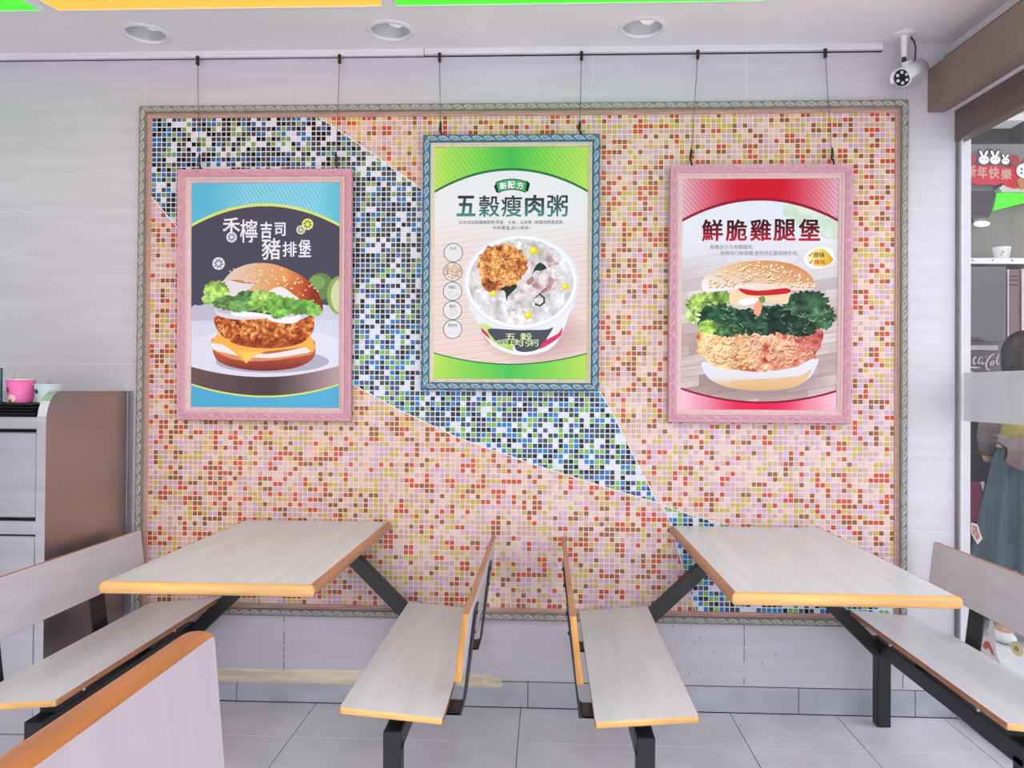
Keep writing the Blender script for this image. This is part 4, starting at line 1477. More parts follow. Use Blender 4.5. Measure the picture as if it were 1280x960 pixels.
poster(paint_chicken(), 0.8335, 1.6535, 0.708, 1.011, (0.0515, 0.048), R(1.0),
       'pink framed poster of a chicken leg burger with red borders', M_pink, M_pink_c, M_pink_l, -0.030,
       [([('鮮', 891.8, 287, 27, 28, 0.05), ('脆', 922, 287, 27, 28, 0.05), ('雞', 952.5, 287, 27, 28, 0.05), ('腿', 982.5, 287, 28, 28, 0.05), ('堡', 1013.5, 287, 27, 28, 0.05)], ((30, 12, 20), (190, 28, 56), (104, 16, 34)), 'title_lettering'),
        ([('鮮嫩多汁去骨雞腿肉,', 916, 308, 54, 6), ('新鮮爽口鮮高麗,墨西哥紅醬微辣百倍。', 951, 316, 98, 6)], I_grey, 'small_lettering'),
        ([('✓', 1015, 318, 5, 5, 0.03), ('原味', 1025.5, 318.5, 14, 7, 0.03), ('✓', 1015.4, 327, 5, 5, 0.03)], I_brown, 'sticker_lettering'),
        ([('辣味', 1026.5, 327.5, 14, 7, 0.03)], I_red, 'sticker_lettering')], 0.031)


# hanging cables
def cable(x0, z0, x1, z1, y1, label):
    t = thing('hanging_cable', (x0, -0.034, z0), label, 'cable', 'cables hanging the posters from the ceiling rail')
    MB().box(x0 - 0.006, x0 + 0.006, -0.044, -0.030, z0 - 0.035, z0 + 0.002, bev=0.002).build('rail_hook', M_grip, t)
    L = Vector((x1 - x0, y1 + 0.036, z1 - z0))
    e = Vector((x0, -0.036, z0 - 0.02)) + L * 0.93
    MB().tube([(x0, -0.036, z0 - 0.02), tuple(e)], 0.0013, 6).build('wire', M_wire, t)
    g = MB()
    g.tube([(e.x, e.y, e.z + 0.055), (e.x, e.y, e.z + 0.04), (e.x - 0.001, e.y, e.z + 0.01), (x1, y1, z1 + 0.022)], [0.002, 0.0052, 0.0062, 0.0045], 8)
    g.build('cable_gripper', M_grip, t)
    s = MB().sphere((e.x + 0.001, e.y - 0.006, e.z + 0.012), 0.003, 8, 6)
    s.build('grip_screw', M_bolt, t)
    MB().tube([(x1, y1, z1 + 0.026), (x1 + 0.002, y1 - 0.002, z1 + 0.012), (x1 + 0.006, y1 + 0.006, z1 + 0.002), (x1 + 0.006, y1 + 0.014, z1 + 0.001)], 0.004, 8).build('frame_hook', M_grip, t)


YT = -0.052
cable(-1.427, 2.618, -1.408, 2.153, YT, 'thin cable holding the lemon-title poster at its end near the steel cabinet')
cable(-0.844, 2.618, -0.851, 2.153, YT, 'thin cable holding the pork burger poster at its end near the blue frame')
cable(-0.438, 2.620, -0.430, 2.286, YT, 'short cable holding the blue framed poster at its corner over the blue tiles')
cable(0.130, 2.620, 0.124, 2.286, YT, 'short cable holding the blue framed poster at its corner over the warm tiles')
cable(0.589, 2.620, 0.560, 2.160, YT, 'slanting cable holding the red bordered poster at its corner near the porridge poster')
cable(1.086, 2.620, 1.112, 2.160, YT, 'slanting cable holding the red bordered poster at its corner near the security camera')

# ================================================================== BOOTHS
HT = 0.7395


def bar(mb, p, q, w, h, up=(0, 0, 1), bev=0.002):
    """box bar from p to q, w across, h along 'up'"""
    p, q = Vector(p), Vector(q)
    d = (q - p)
    L = d.length
    z = d.normalized()
    u = Vector(up)
    u = (u - z * u.dot(z)).normalized()
    x = u.cross(z)
    m = Matrix((x, u, z)).transposed().to_4x4()
    m.translation = p
    return mb.box(-w / 2, w / 2, -h / 2, h / 2, 0, L, m, bev)


def booth(xt, label, seats):
    """table with two benches on one welded frame; seats = [(inner x, outer x, beam x, sign)]"""
    xc = xt + 0.3
    t = thing('booth_set', (xc, -0.55, 0), label, 'booth', 'laminate booths along the mosaic wall')
    m = Matrix.Translation((xc, -0.559, HT - 0.017))
    board(t, 'tabletop', m, 0.600, 1.078, 0.034, 0.012, 0.016, M_lam, [M_wood_l, M_wood_b, M_wood_b, M_wood_b])
    # plate under the table and the two sloping arms
    MB().box(xc - 0.17, xc + 0.17, -0.145, -0.045, HT - 0.042, HT - 0.0345, bev=0.002).build('table_bracket', M_steel, t)
    for (xi, xo, xb, sg) in seats:
        a = MB()
        bar(a, (xb - sg * 0.0, -0.0925, 0.268), (xc + sg * 0.07, -0.0925, HT - 0.055 + 0.01), 0.050, 0.050)
        a.build('arm', M_steel, t)
        b = MB().box(xb - 0.025, xb + 0.025, -1.05, -0.066, 0.278, 0.335, bev=0.003)
        b.build('bench_beam', M_steel, t)
        MB().box(xb - 0.025, xb + 0.025, -0.119, -0.067, 0.0, 0.300, bev=0.003).build('leg', M_steel, t)
        MB().box(xb - 0.025, xb + 0.025, -1.0495, -1.0, 0.0, 0.300, bev=0.003).build('leg', M_steel, t)
        # seat, tipped back towards the backrest
        w = abs(xo - xi)
        cx = (xi + xo) / 2
        ta = R(4.8)
        ms = Matrix.Translation((cx, -0.632, 0.429 - 0.0085)) @ Matrix.Rotation(-sg * ta if xo < xi else ta, 4, 'Y')
        ms = Matrix.Translation((cx, -0.632, 0.429 - 0.0085)) @ Matrix.Rotation(ta if xo > xi else -ta, 4, 'Y')
        board(t, 'seat', ms, w, 1.052, 0.017, 0.008, 0, M_lam_y, [M_wood_l, M_wood_b, M_wood_b, M_wood_b])
        # backrest, leaning out
        dirx = 1 if xo > xi else -1
        xback_bot = xo + dirx * 0.040
        lean = R(6.5)
        zc, hb = 0.612, 0.178
        xm = xback_bot + dirx * math.tan(lean) * hb / 2
        # board frame: z axis = thickness -> X, y axis -> vertical, x axis -> along Y
        mb_ = Matrix.Translation((xm, -0.640, zc)) @ Matrix.Rotation(dirx * lean, 4, 'Y') @ Matrix(((0, 0, 1, 0), (1, 0, 0, 0), (0, 1, 0, 0), (0, 0, 0, 1)))
        board(t, 'backrest', mb_, 1.120, hb, 0.017, 0.010, 0, M_lam_v, [M_wood_b, M_wood_s, M_wood_b, M_wood_s])
        for ys in (-0.395, -0.960):
            s = MB()
            x_top = xm + dirx * (math.tan(lean) * 0.045 + 0.0125)
            x_bot = xm - dirx * math.tan(lean) * 0.235 + dirx * 0.0125
            pts = [(x_top, 0.657), (x_bot, 0.392), (x_bot - dirx * 0.004, 0.378), (x_bot - dirx * 0.016, 0.369), (xb - dirx * 0.02, 0.372), ]
            th = 0.0055
            vs, fs = [], []
            for i, (px, pz) in enumerate(pts):
                a0 = pts[max(0, i - 1)]
                a1 = pts[min(len(pts) - 1, i + 1)]
                tx, tz = a1[0] - a0[0], a1[1] - a0[1]
                L = math.hypot(tx, tz)
                nx, nz = -tz / L * th / 2, tx / L * th / 2
                for (sx, yy) in ((1, ys - 0.047), (1, ys + 0.047), (-1, ys + 0.047), (-1, ys - 0.047)):
                    vs.append((px + nx * sx, yy, pz + nz * sx))
            for i in range(len(pts) - 1):
                for k in range(4):
                    k2 = (k + 1) % 4
                    fs.append((4 * i + k, 4 * i + k2, 4 * i + 4 + k2, 4 * i + 4 + k))
            fs += [(0, 1, 2, 3), tuple(4 * (len(pts) - 1) + k for k in range(4))]
            s.add(vs, fs)
            st = s.build('backrest_strap', M_steel, t)
            for zz in (0.640, 0.585):
                xx = xm + dirx * (math.tan(lean) * (zz - zc) + 0.0155)
                MB().sphere((xx, ys, zz), (0.004, 0.007, 0.007), 10, 6).build('bolt', M_steel, st)
            br = MB()
            br.box(min(xb, x_bot), max(xb, x_bot) - 0.006 if dirx < 0 else max(xb, x_bot) - 0.004, ys - 0.047, ys + 0.047, 0.366, 0.374)
            br.box(xb - 0.022, xb + 0.022, ys - 0.022, ys + 0.022, 0.334, 0.413)
            br.box(xb - 0.11, xb + 0.11, ys - 0.021, ys + 0.021, 0.404, 0.4115, Matrix.Translation((xb, 0, 0.408)) @ Matrix.Rotation(ta if xo > xi else -ta, 4, 'Y') @ Matrix.Translation((-xb, 0, -0.408 + 0.0)))
            br.build('seat_bracket', M_steel, t)
            MB().sphere((xb - dirx * 0.10, ys - 0.012, 0.402), 0.006, 8, 6).build('bolt', M_bolt, t)
    return t


booth(-1.2176, 'pale laminate booth set beside the steel cabinet, table in front of pink tiles',
      [(-1.290, -1.567, -1.424, -1), (-0.535, -0.262, -0.415, 1)])
booth(0.4877, 'pale laminate booth set beside the glass window, table over the blue tile tip',
      [(0.396, 0.130, 0.274, -1), (1.160, 1.435, 1.288, 1)])

# tall seat back of the next booth, nearest the camera
sb = thing('seat_partition', (-0.31, -2.95, 0), 'tall pale seat partition with an orange wood cap, in front of the booths', 'partition')
zt, yf, yn = 1.0565, -2.535, -3.60
lean = R(5)
hh = 0.95
mp_ = Matrix.Translation((-0.3045 + math.sin(lean) * hh / 2, (yf + yn) / 2, zt - hh / 2)) @ Matrix.Rotation(-lean, 4, 'Y') @ Matrix(((0, 0, 1, 0), (1, 0, 0, 0), (0, 1, 0, 0), (0, 0, 0, 1)))
board(sb, 'panel', mp_, abs(yf - yn), hh, 0.029, 0.012, 0.006, mat('pink_grey_laminate', (174, 161, 170), 0.42, noise=0.03, scale=(3, 22, 5), spec=0.3), [M_wood_b, M_wood_b, M_wood_o, M_wood_b])
for y in (-2.75, -3.35):
    xx = -0.3045 + math.sin(lean) * hh
    MB().box(xx - 0.012, xx + 0.038, y - 0.025, y + 0.025, 0.0, 0.13, bev=0.003).build('leg', M_steel, sb)

# ================================================================== CABINET
cab = thing('steel_cabinet', (-2.05, -0.29, 0), 'stainless steel tray return cabinet against the wall, left of the mosaic', 'cabinet')
XS0, XS1 = -1.724, -1.694
sp_ = MB()
prof = [(-0.582, 0.0), (-0.582, 1.150), (-0.580, 1.168), (-0.573, 1.195), (-0.560, 1.220), (-0.543, 1.239), (-0.522, 1.251), (-0.500, 1.255), (-0.006, 1.255), (-0.006, 0.0)]
sp_.prism(prof, XS0, XS1, 'x')
sp_.build('side_panel', M_stain_side, cab)
tr = MB()
for i in range(1, 8):
    a, b = prof[i], prof[i + 1]
    tr.add([(XS0 - 0.001, a[0] - 0.0012, a[1] + 0.0012), (XS1 + 0.001, a[0] - 0.0012, a[1] + 0.0012), (XS1 + 0.001, b[0] - 0.0012, b[1] + 0.0012), (XS0 - 0.001, b[0] - 0.0012, b[1] + 0.0012)], [(0, 1, 2, 3)], True)
tr.box(XS0 - 0.001, XS1 + 0.001, -0.5835, -0.5821, 0.0, 1.152)
tr.build('edge_trim', M_stain, cab)
MB().box(-1.722, -1.6935, -0.055, -0.0045, 0.0, 1.2545, bev=0.001).build('back_flange', M_stain, cab)
body = MB().box(-2.50, XS0, -0.545, -0.008, 0.02, 1.128)
body.build('body', M_dark, cab)
MB().box(-2.50, XS0, -0.58, -0.008, 1.126, 1.166, bev=0.002).build('counter_rail', M_stain, cab)
MB().box(-2.50, XS0 - 0.0005, -0.58, -0.545, 0.768, 0.813, bev=0.002).build('middle_rail', M_stain, cab)
fd = MB().box(-2.42, -1.7285, -0.577, -0.55, 0.824, 1.1135, bev=0.004)
fd.build('flap_door', M_stain, cab)
ld = MB().box(-2.42, -1.7305, -0.576, -0.55, 0.09, 0.7615, bev=0.004)
dd = ld.build('door', M_stain, cab)
for z in (0.735, 0.16):
    MB().tube([(-1.7275, -0.574, z - 0.02), (-1.7275, -0.574, z + 0.02)], 0.0035, 8).build('hinge', M_stain, dd)
MB().box(-2.50, XS0 - 0.0005, -0.565, -0.545, 0.0, 0.085, bev=0.002).build('plinth', M_stain, cab)
MB().box(-2.50, XS0, -0.02, -0.0085, 1.166, 1.256, bev=0.002).build('back_panel', M_stain, cab)


def tray(x0, x1, y0, y1, z, label):
    t = MB()
    w, l = x1 - x0, y1 - y0
    m = Matrix.Translation(((x0 + x1) / 2, (y0 + y1) / 2, z))
    t.prism(rrect(-w / 2 + 0.012, w / 2 - 0.012, -l / 2 + 0.012, l / 2 - 0.012, 0.02), 0.0, 0.002, 'z', m)
    ring(t, w - 0.024, l - 0.024, [(0, 0.0), (0.009, 0.012), (0.0115, 0.0125), (0.012, 0.0105), (0.010, 0.010), (0.003, 0.0)], 0.02, 5, m)
    return tag(t.build('serving_tray', M_black), label, 'tray', 'black serving trays on the cabinet')


for k in range(4):
    tray(-2.20 + 0.003 * k, -1.735 - 0.004 * (k % 2), -0.565, -0.22, 1.1665 + 0.0105 * k,
         'black plastic serving tray on the steel cabinet, ' + ('lowest of its stack', 'second up in its stack', 'third up in its stack', 'topmost under the cups')[k])


def cup(x, y, z, rt, rb, h, body, lip, label, dec):
    t = thing('paper_cup', (x, y, z), label, 'cup')
    m = Matrix.Translation((x, y, z))
    MB().lathe([(0.001, 0.004), (rb - 0.002, 0.004), (rb, 0.0), (rb + 0.0005, 0.004), (rt, h), (rt - 0.0015, h), (rb - 0.001, 0.006)], 32, m).build('cup_body', body, t)
    MB().lathe([(rt - 0.001, h - 0.002), (rt + 0.0018, h - 0.001), (rt + 0.0018, h + 0.0015), (rt - 0.001, h + 0.002)], 32, m).build('rim', lip, t)

    def patch(a0, a1, z0, z1, mm, name):
        p = MB()
        n = 10
        for i in range(n):
            for s in (0,):
                pass
        vs, fs = [], []
        for i in range(n + 1):
            f = i / n
            a = a0 + (a1 - a0) * f
            hz = math.sqrt(max(0, 1 - (2 * f - 1) ** 2))
            for sgn in (-1, 1):
                zz = (z0 + z1) / 2 + sgn * hz * (z1 - z0) / 2
                r = rb + (rt - rb) * zz / h + 0.0012
                vs.append((x + r * math.cos(a), y + r * math.sin(a), z + zz))
        for i in range(n):
            fs.append((2 * i, 2 * i + 2, 2 * i + 3, 2 * i + 1))
        p.add(vs, fs, True)
        p.build(name, mm, t)
    for d in dec:
        patch(R(d[0]), R(d[1]), d[2] * h, d[3] * h, d[4], 'printed_patch')
    return t


M_cpink = plain('pink_card', 232, 112, 176, 0.5, 0.03)
M_cblue = plain('pale_blue_card', 190, 206, 212, 0.5, 0.03)
M_cream = plain('cream_ink', 240, 226, 190, 0.5)
M_maroon = plain('maroon_ink', 150, 40, 80, 0.5)
M_navy = plain('navy_ink', 50, 60, 76, 0.5)
M_foil = plain('crumpled_film', 176, 168, 172, 0.25, 0.15)
CUPZ = 1.2115
cup(-1.885, -0.43, CUPZ, 0.0475, 0.038, 0.083, M_cpink, M_whitep, 'pink paper cup on the black trays', [(222, 248, 0.42, 0.68, M_maroon), (236, 282, 0.04, 0.36, M_cream), (240, 262, 0.0, 0.16, M_maroon)])
cup(-1.790, -0.42, CUPZ, 0.0455, 0.037, 0.066, M_cblue, M_whitep, 'pale blue paper cup on the black trays, next to the cabinet side', [(228, 256, 0.5, 0.76, M_navy), (240, 272, 0.02, 0.22, M_cream)])


def crumple(x, y, z, r, h, seed, label):
    rg = random.Random(seed)
    mb = MB()
    n, vs = 9, []
    for (f, zz) in ((1.0, 0), (0.8, h * 0.35), (0.5, h * 0.65), (0.16, h)):
        for k in range(n):
            a = 2 * PI * k / n
            q = r * f * rg.uniform(0.7, 1.2)
            vs.append((x - r * 0.2 * zz / h + q * math.cos(a), y + q * math.sin(a), z + zz + rg.uniform(-0.003, 0.003)))
    fs = [(i * n + k, i * n + (k + 1) % n, (i + 1) * n + (k + 1) % n, (i + 1) * n + k) for i in range(3) for k in range(n)]
    fs += [tuple(range(3 * n, 4 * n)), tuple(range(n))]
    mb.add(vs, fs)
    return tag(mb.build('plastic_wrapper', M_foil), label, 'wrapper')


crumple(-1.890, -0.43, CUPZ + 0.072, 0.034, 0.032, 4, 'crumpled clear wrapper sticking out of the pink cup')
crumple(-1.775, -0.42, CUPZ + 0.060, 0.028, 0.022, 9, 'crumpled clear wrapper sticking out of the pale blue cup')
ns = thing('counter_sign', (-2.0, -0.43, CUPZ), 'small teal counter sign with a dark border beside the pink cup', 'sign')
MB().box(-2.08, -1.951, -0.437, -0.431, CUPZ, CUPZ + 0.125, bev=0.001).build('sign_board', plain('dark_teal_edge', 40, 66, 80, 0.4), ns)
MB().box(-2.075, -1.956, -0.4385, -0.4365, CUPZ + 0.005, CUPZ + 0.12).build('sign_face', plain('teal_face', 96, 176, 196, 0.4), ns)
MB().box(-2.06, -1.96, -0.45, -0.40, CUPZ - 0.001, CUPZ + 0.003).build('base', plain('dark_teal_edge', 40, 66, 80, 0.4), ns)


# packing tape over the worn top of the baseboard
def tape(x0, x1, zt_, zb_, seed, label, ragged):
    rg = random.Random(seed)
    n = 40
    vs, fs = [], []
    for i in range(n + 1):
        f = i / n
        x = x0 + (x1 - x0) * f
        cr = rg.uniform(0, 0.004) * (1 if f > 0.6 else 0.4)
        e = ragged * max(0, f - 0.75) * 4
        zt2 = zt_(f) - e * 0.022
        vs += [(x, -0.0052, zt2), (x, -0.0075 - cr, zt2 * 0.66 + zb_ * 0.34), (x, -0.0150 - cr, 0.1035), (x, -0.0138, zb_)]
    for i in range(n):
        for k in range(3):
            fs.append((4 * i + k, 4 * i + k + 1, 4 * i + 5 + k, 4 * i + 4 + k))
    mb = MB().add(vs, fs, True)
    o = mb.build('packing_tape', M_tape)
    return tag(o, label, 'tape', 'beige tape along the wall foot')


tape(-1.45, -0.66, lambda f: 0.126 + 0.008 * math.sin(f * 2.2), 0.077, 1, 'long strip of beige packing tape on the baseboard under the cabinet-side table', 0)
tape(-0.40, -0.170, lambda f: 0.128, 0.078, 2, 'short torn strip of beige packing tape on the baseboard between the two booths', 1)

# ================================================================== SECURITY CAMERA
cc = thing('security_camera', (1.363, -0.098, 2.65), 'white bullet security camera on a ceiling pole above the mosaic corner', 'camera')
m0 = Matrix.Translation((1.363, -0.098, 2.65))
MB().lathe([(0.001, -0.010), (0.018, -0.010), (0.030, -0.008), (0.038, -0.004), (0.040, 0.0)], 32, m0).build('mount_plate', M_white, cc)
MB().lathe([(0.016, -0.008), (0.0125, -0.016), (0.0118, -0.056), (0.0105, -0.057), (0.0105, -0.060), (0.0112, -0.061), (0.0106, -0.092), (0.001, -0.093)], 24, m0).build('pole', M_white, cc)
jt = MB().lathe([(0.008, -0.090), (0.008, -0.104), (0.005, -0.108), (0.005, -0.122)], 16, m0)
jt.build('ball_joint', M_grip, cc)
ax = Vector((-0.70, -0.56, -0.44)).normalized()
ctr = Vector((1.384, -0.098, 2.494))
u = Vector((0, 0, 1))
xa = u.cross(ax).normalized()
ya_ = ax.cross(xa)
mc = Matrix((xa, ya_, ax)).transposed().to_4x4()
mc.translation = ctr
MB().lathe([(0.001, -0.085), (0.022, -0.085), (0.030, -0.078), (0.0335, -0.062), (0.0335, 0.050), (0.0345, 0.052), (0.0345, 0.060), (0.0310, 0.062)], 32, mc).build('body', M_white, cc)
MB().lathe([(0.0310, 0.0585), (0.001, 0.0585)], 32, mc).build('lens_face', M_black, cc)
for k in range(6):
    a = 2 * PI * k / 6 + 0.35
    MB().lathe([(0.0062, 0.0585), (0.0062, 0.0605), (0.004, 0.062), (0.001, 0.0622)], 12, mc @ Matrix.Translation((0.0195 * math.cos(a), 0.0195 * math.sin(a), 0))).build('led_lamp', M_white, cc)
MB().lathe([(0.009, 0.0585), (0.009, 0.0600), (0.006, 0.0605), (0.001, 0.0605)], 16, mc).build('lens', M_black, cc)
hd = MB()
vs, fs = [], []
n = 20
for (r, z) in ((0.0375, -0.084), (0.0375, 0.080), (0.0360, 0.080), (0.0360, -0.084)):
    for k in range(n + 1):
        a = PI * (-0.08 + 1.16 * k / n)
        vs.append((r * math.cos(a), r * math.sin(a), z))
for i in range(4):
    for k in range(n):
        fs.append((i * (n + 1) + k, i * (n + 1) + k + 1, ((i + 1) % 4) * (n + 1) + k + 1, ((i + 1) % 4) * (n + 1) + k))
hd.add(vs, fs, True, mc)
hd.build('sun_hood', M_white, cc)
MB().box(-0.012, 0.012, 0.034, 0.050, -0.018, 0.018, mc, bev=0.003).build('hood_bracket', M_white, cc)
cb = [(1.395, -0.085, 2.642), (1.408, -0.082, 2.628), (1.416, -0.078, 2.605), (1.418, -0.070, 2.57), (1.417, -0.060, 2.54), (1.416, -0.054, 2.525), (1.416, -0.052, 2.515)]
MB().tube(cb, 0.0033, 8).build('cable', M_black, cc)

# ================================================================== ON AND BEYOND THE GLASS
def gpt(y, z, off=0.0):
    return (gx(y) + off, y, z)


def sticker(poly_yz, m, name, label, cat, off=-0.0015, th=0.0008):
    mb = MB()
    n = len(poly_yz)
    vs = [gpt(y, z, off) for y, z in poly_yz] + [gpt(y, z, off + th) for y, z in poly_yz]
    mb.add(vs, [tuple(range(n)), tuple(range(n, 2 * n))] + [(i, (i + 1) % n, n + (i + 1) % n, n + i) for i in range(n)])
    o = mb.build(name, m)
    if label:
        tag(o, label, cat)
    return o


M_card = plain('white_card', 246, 242, 244, 0.5, 0.02)
M_peach = plain('peach_ink', 216, 164, 156, 0.5, 0.25, scale=(60, 60, 60))
M_coral = plain('coral_ink', 222, 110, 92, 0.5)
M_yel = plain('yellow_sticker', 250, 242, 190, 0.5)
M_olive = plain('olive_ink', 190, 176, 104, 0.5)


def on_glass(parent, poly, m, name, off):
    mb = MB()
    n = len(poly)
    mb.add([gpt(y, z, off) for y, z in poly], [tuple(range(n))])
    return mb.build(name, m, parent)


# pointed paper tag
tg = thing('paper_tag', gpt(-0.115, 0.745), 'small pointed white paper tag with a peach print stuck on the glass', 'sticker')
on_glass(tg, [(-0.086, 0.777), (-0.126, 0.777), (-0.158, 0.728), (-0.128, 0.700), (-0.086, 0.735)], M_card, 'card', -0.0014)
on_glass(tg, [(-0.094, 0.768), (-0.122, 0.768), (-0.143, 0.731), (-0.126, 0.714), (-0.094, 0.738)], M_peach, 'print', -0.0022)
# long eared animal sticker
bs = thing('bunny_sticker', gpt(-0.20, 0.33), 'white eared animal sticker low on the glass beside a backrest strap', 'sticker')
on_glass(bs, [(-0.150, 0.300), (-0.158, 0.345), (-0.176, 0.372), (-0.205, 0.378), (-0.232, 0.360), (-0.245, 0.325), (-0.238, 0.300), (-0.205, 0.285), (-0.170, 0.285)], M_card, 'face', -0.0014)
on_glass(bs, [(-0.196, 0.368), (-0.200, 0.420), (-0.206, 0.452), (-0.222, 0.435), (-0.236, 0.395), (-0.236, 0.350)], M_card, 'ear', -0.0016)
on_glass(bs, [(-0.236, 0.335), (-0.262, 0.305), (-0.285, 0.272), (-0.250, 0.285), (-0.215, 0.300)], M_card, 'ear', -0.0016)
on_glass(bs, [(-0.160, 0.330), (-0.172, 0.350), (-0.196, 0.358), (-0.222, 0.335), (-0.232, 0.315), (-0.214, 0.318), (-0.196, 0.335), (-0.178, 0.322)], M_coral, 'forelock', -0.0024)
# round sticker
rs = thing('round_sticker', gpt(-0.355, 0.381), 'round pale yellow sticker low on the glass', 'sticker')
on_glass(rs, [(-0.355 + 0.036 * math.cos(a), 0.381 + 0.024 * math.sin(a)) for a in [2 * PI * k / 24 for k in range(24)]], M_yel, 'disc', -0.0014)
on_glass(rs, [(-0.355 + 0.014 * math.cos(a), 0.381 + 0.010 * math.sin(a)) for a in [2 * PI * k / 8 for k in range(8)]], M_olive, 'emblem', -0.0022)

FY = 1.497
# new year sign: scalloped red board with rabbits
M_sred = plain('red_card', 206, 44, 62, 0.5, 0.04)
M_sgold = plain('gold_ink', 206, 160, 140, 0.5)
M_sgrey = plain('dark_outline', 58, 56, 56, 0.5)
M_lantern = plain('lantern_red', 164, 74, 74, 0.5)
M_tan = plain('tan_ink', 190, 130, 92, 0.5)
sg_ = thing('new_year_sign', (2.55, 1.44, 2.55), 'red scalloped new year greeting sign with white rabbits beyond the glass', 'sign')


def hpx(u, v, y=1.44):
    """image pixel coordinates (about 4.4 mm a unit) carried through a fit of the camera view onto the plane Y = y; gives X, Z in metres"""
    a, b, r = u - 1240, v - 400, y + 3.2361  # offsets in image pixels, and depth from the camera
    return (r * (0.539997 + 0.00094842 * a + 0.00000164 * b + -0.000000009 * a * b + -0.000000040 * a * a),
            1.2657 + r * (0.090869 + 0.00000309 * a + -0.00097250 * b + 0.000000041 * a * b + -0.000000000 * a * a))


def flat(parent, pts, m, name, y, th=0.004):
    p = [hpx(u, v, 1.44) for u, v in pts]
    return MB().prism(p, y - th, y, 'y').build(name, m, parent)


def circ(cx, cy, rx, ry, n=18, rot=0.0):
    return [(cx + rx * math.cos(a) * math.cos(rot) - ry * math.sin(a) * math.sin(rot), cy + rx * math.cos(a) * math.sin(rot) + ry * math.sin(a) * math.cos(rot)) for a in [2 * PI * k / n for k in range(n)]]


flat(sg_, [(1196, 206), (1213, 205), (1222, 207), (1240, 206), (1262, 209), (1270, 207), (1285, 212), (1296, 222), (1292, 230), (1278, 233), (1268, 236), (1258, 233), (1252, 229), (1245, 232), (1238, 231), (1232, 230), (1224, 232), (1216, 229), (1205, 232), (1196, 228)], M_sred, 'board', 1.440)
flat(sg_, circ(1213, 198, 7, 8), M_lantern, 'lantern', 1.437)
flat(sg_, circ(1267, 200, 6.5, 6.5), M_lantern, 'lantern', 1.437)
for (cx, cy, k) in ((1228.5, 200.5, 1), (1242.5, 200.5, 1), (1255.5, 202, 0.75)):
    for s in (-1, 1):
        flat(sg_, circ(cx + 3.0 * s * k, cy - 8.5 * k, 2.9 * k, 6.2 * k, 14, 0.45 * s), M_sgrey, 'rabbit_ear', 1.436)
        flat(sg_, circ(cx + 3.0 * s * k, cy - 8.2 * k, 1.6 * k, 4.4 * k, 12, 0.45 * s), M_card, 'rabbit_ear', 1.433)
    flat(sg_, circ(cx, cy, 6.4 * k, 5.4 * k), M_card, 'rabbit_face', 1.431)
    flat(sg_, circ(cx - 2.2 * k, cy - 0.6, 0.5, 0.5, 8), M_sgrey, 'eye', 1.428)
    flat(sg_, circ(cx + 2.2 * k, cy - 0.6, 0.5, 0.5, 8), M_sgrey, 'eye', 1.428)
flat(sg_, circ(1280, 202, 4, 9, 14, 0.7), M_lantern, 'rabbit_ear', 1.434)
flat(sg_, circ(1280, 214, 11, 9.5), M_card, 'rabbit_face', 1.431)
flat(sg_, circ(1275, 212, 1, 1.3, 8), M_sgrey, 'eye', 1.428)
flat(sg_, circ(1279.5, 215, 1, 1.3, 8), M_sgrey, 'eye', 1.428)
flat(sg_, circ(1275, 217, 1, 1.3, 8), M_sgrey, 'eye', 1.428)
flat(sg_, [(1270, 226), (1274, 222), (1290, 224), (1292, 238), (1274, 236)], M_tan, 'rabbit_coat', 1.436)
lt = MB()
for (ch, u, v, w_, h_) in (('新', 1214, 214, 11, 15), ('年', 1227.5, 215.5, 12, 16), ('快', 1242, 216, 13, 15), ('樂', 1257.5, 218, 13, 14)):
    x, z = hpx(u, v)
    sc = 4.68 / 1004.8
    put_text(lt, ch, x, z, w_ * sc, h_ * sc, 1.4352, 0.07)
lt.build('lettering', M_sgold, sg_)

# ledge with glowing green panel and lamp
gs = thing('green_panel_box', (2.66, 1.47, 2.36), 'bright green glowing panel under a cream ledge beyond the glass', 'sign')
a = [hpx(u, v, FY) for u, v in ((1243, 243), (1300, 243), (1300, 250), (1279, 254), (1240, 264))]
MB().prism(a, 1.47, 1.496, 'y').build('lit_face', M_green_e, gs)
a = [hpx(u, v, FY) for u, v in ((1242, 238), (1247, 234), (1300, 234), (1300, 243), (1246, 243))]
MB().prism(a, 1.44, 1.496, 'y').build('ledge', plain('cream_ledge', 206, 204, 196, 0.5), gs)
sk = thing('wall_speaker', (2.46, 1.45, 2.29), 'dark grey box shaped wall speaker beyond the glass, beside the green panel', 'speaker')
a = [hpx(u, v, 1.355) for u, v in ((1190, 240), (1243, 238), (1246, 243), (1240, 266), (1236, 272), (1190, 272))]
MB().prism(a, 1.36, 1.496, 'y').build('casing', M_hall_d, sk)
a = [hpx(u, v, 1.355) for u, v in ((1190, 243), (1241, 242), (1237, 267), (1190, 269))]
MB().prism(a, 1.352, 1.361, 'y').build('grille', plain('speaker_cloth', 84, 76, 80, 0.9, 0.2, scale=(200, 200, 200)), sk)
wl = thing('wall_lamp', (2.49, 1.47, 2.245), 'small glowing oval wall lamp below the dark speaker', 'lamp')
x, z = hpx(1224, 281, FY)
MB().sphere((x, 1.47, z), (0.045, 0.02, 0.016), 20, 10).build('lit_cover', mat('lit_cover', (255, 252, 250), 0.4, emit=1.4), wl)
MB().box(x - 0.03, x + 0.03, 1.475, 1.497, z - 0.010, z + 0.010, bev=0.003).build('base', M_white, wl)

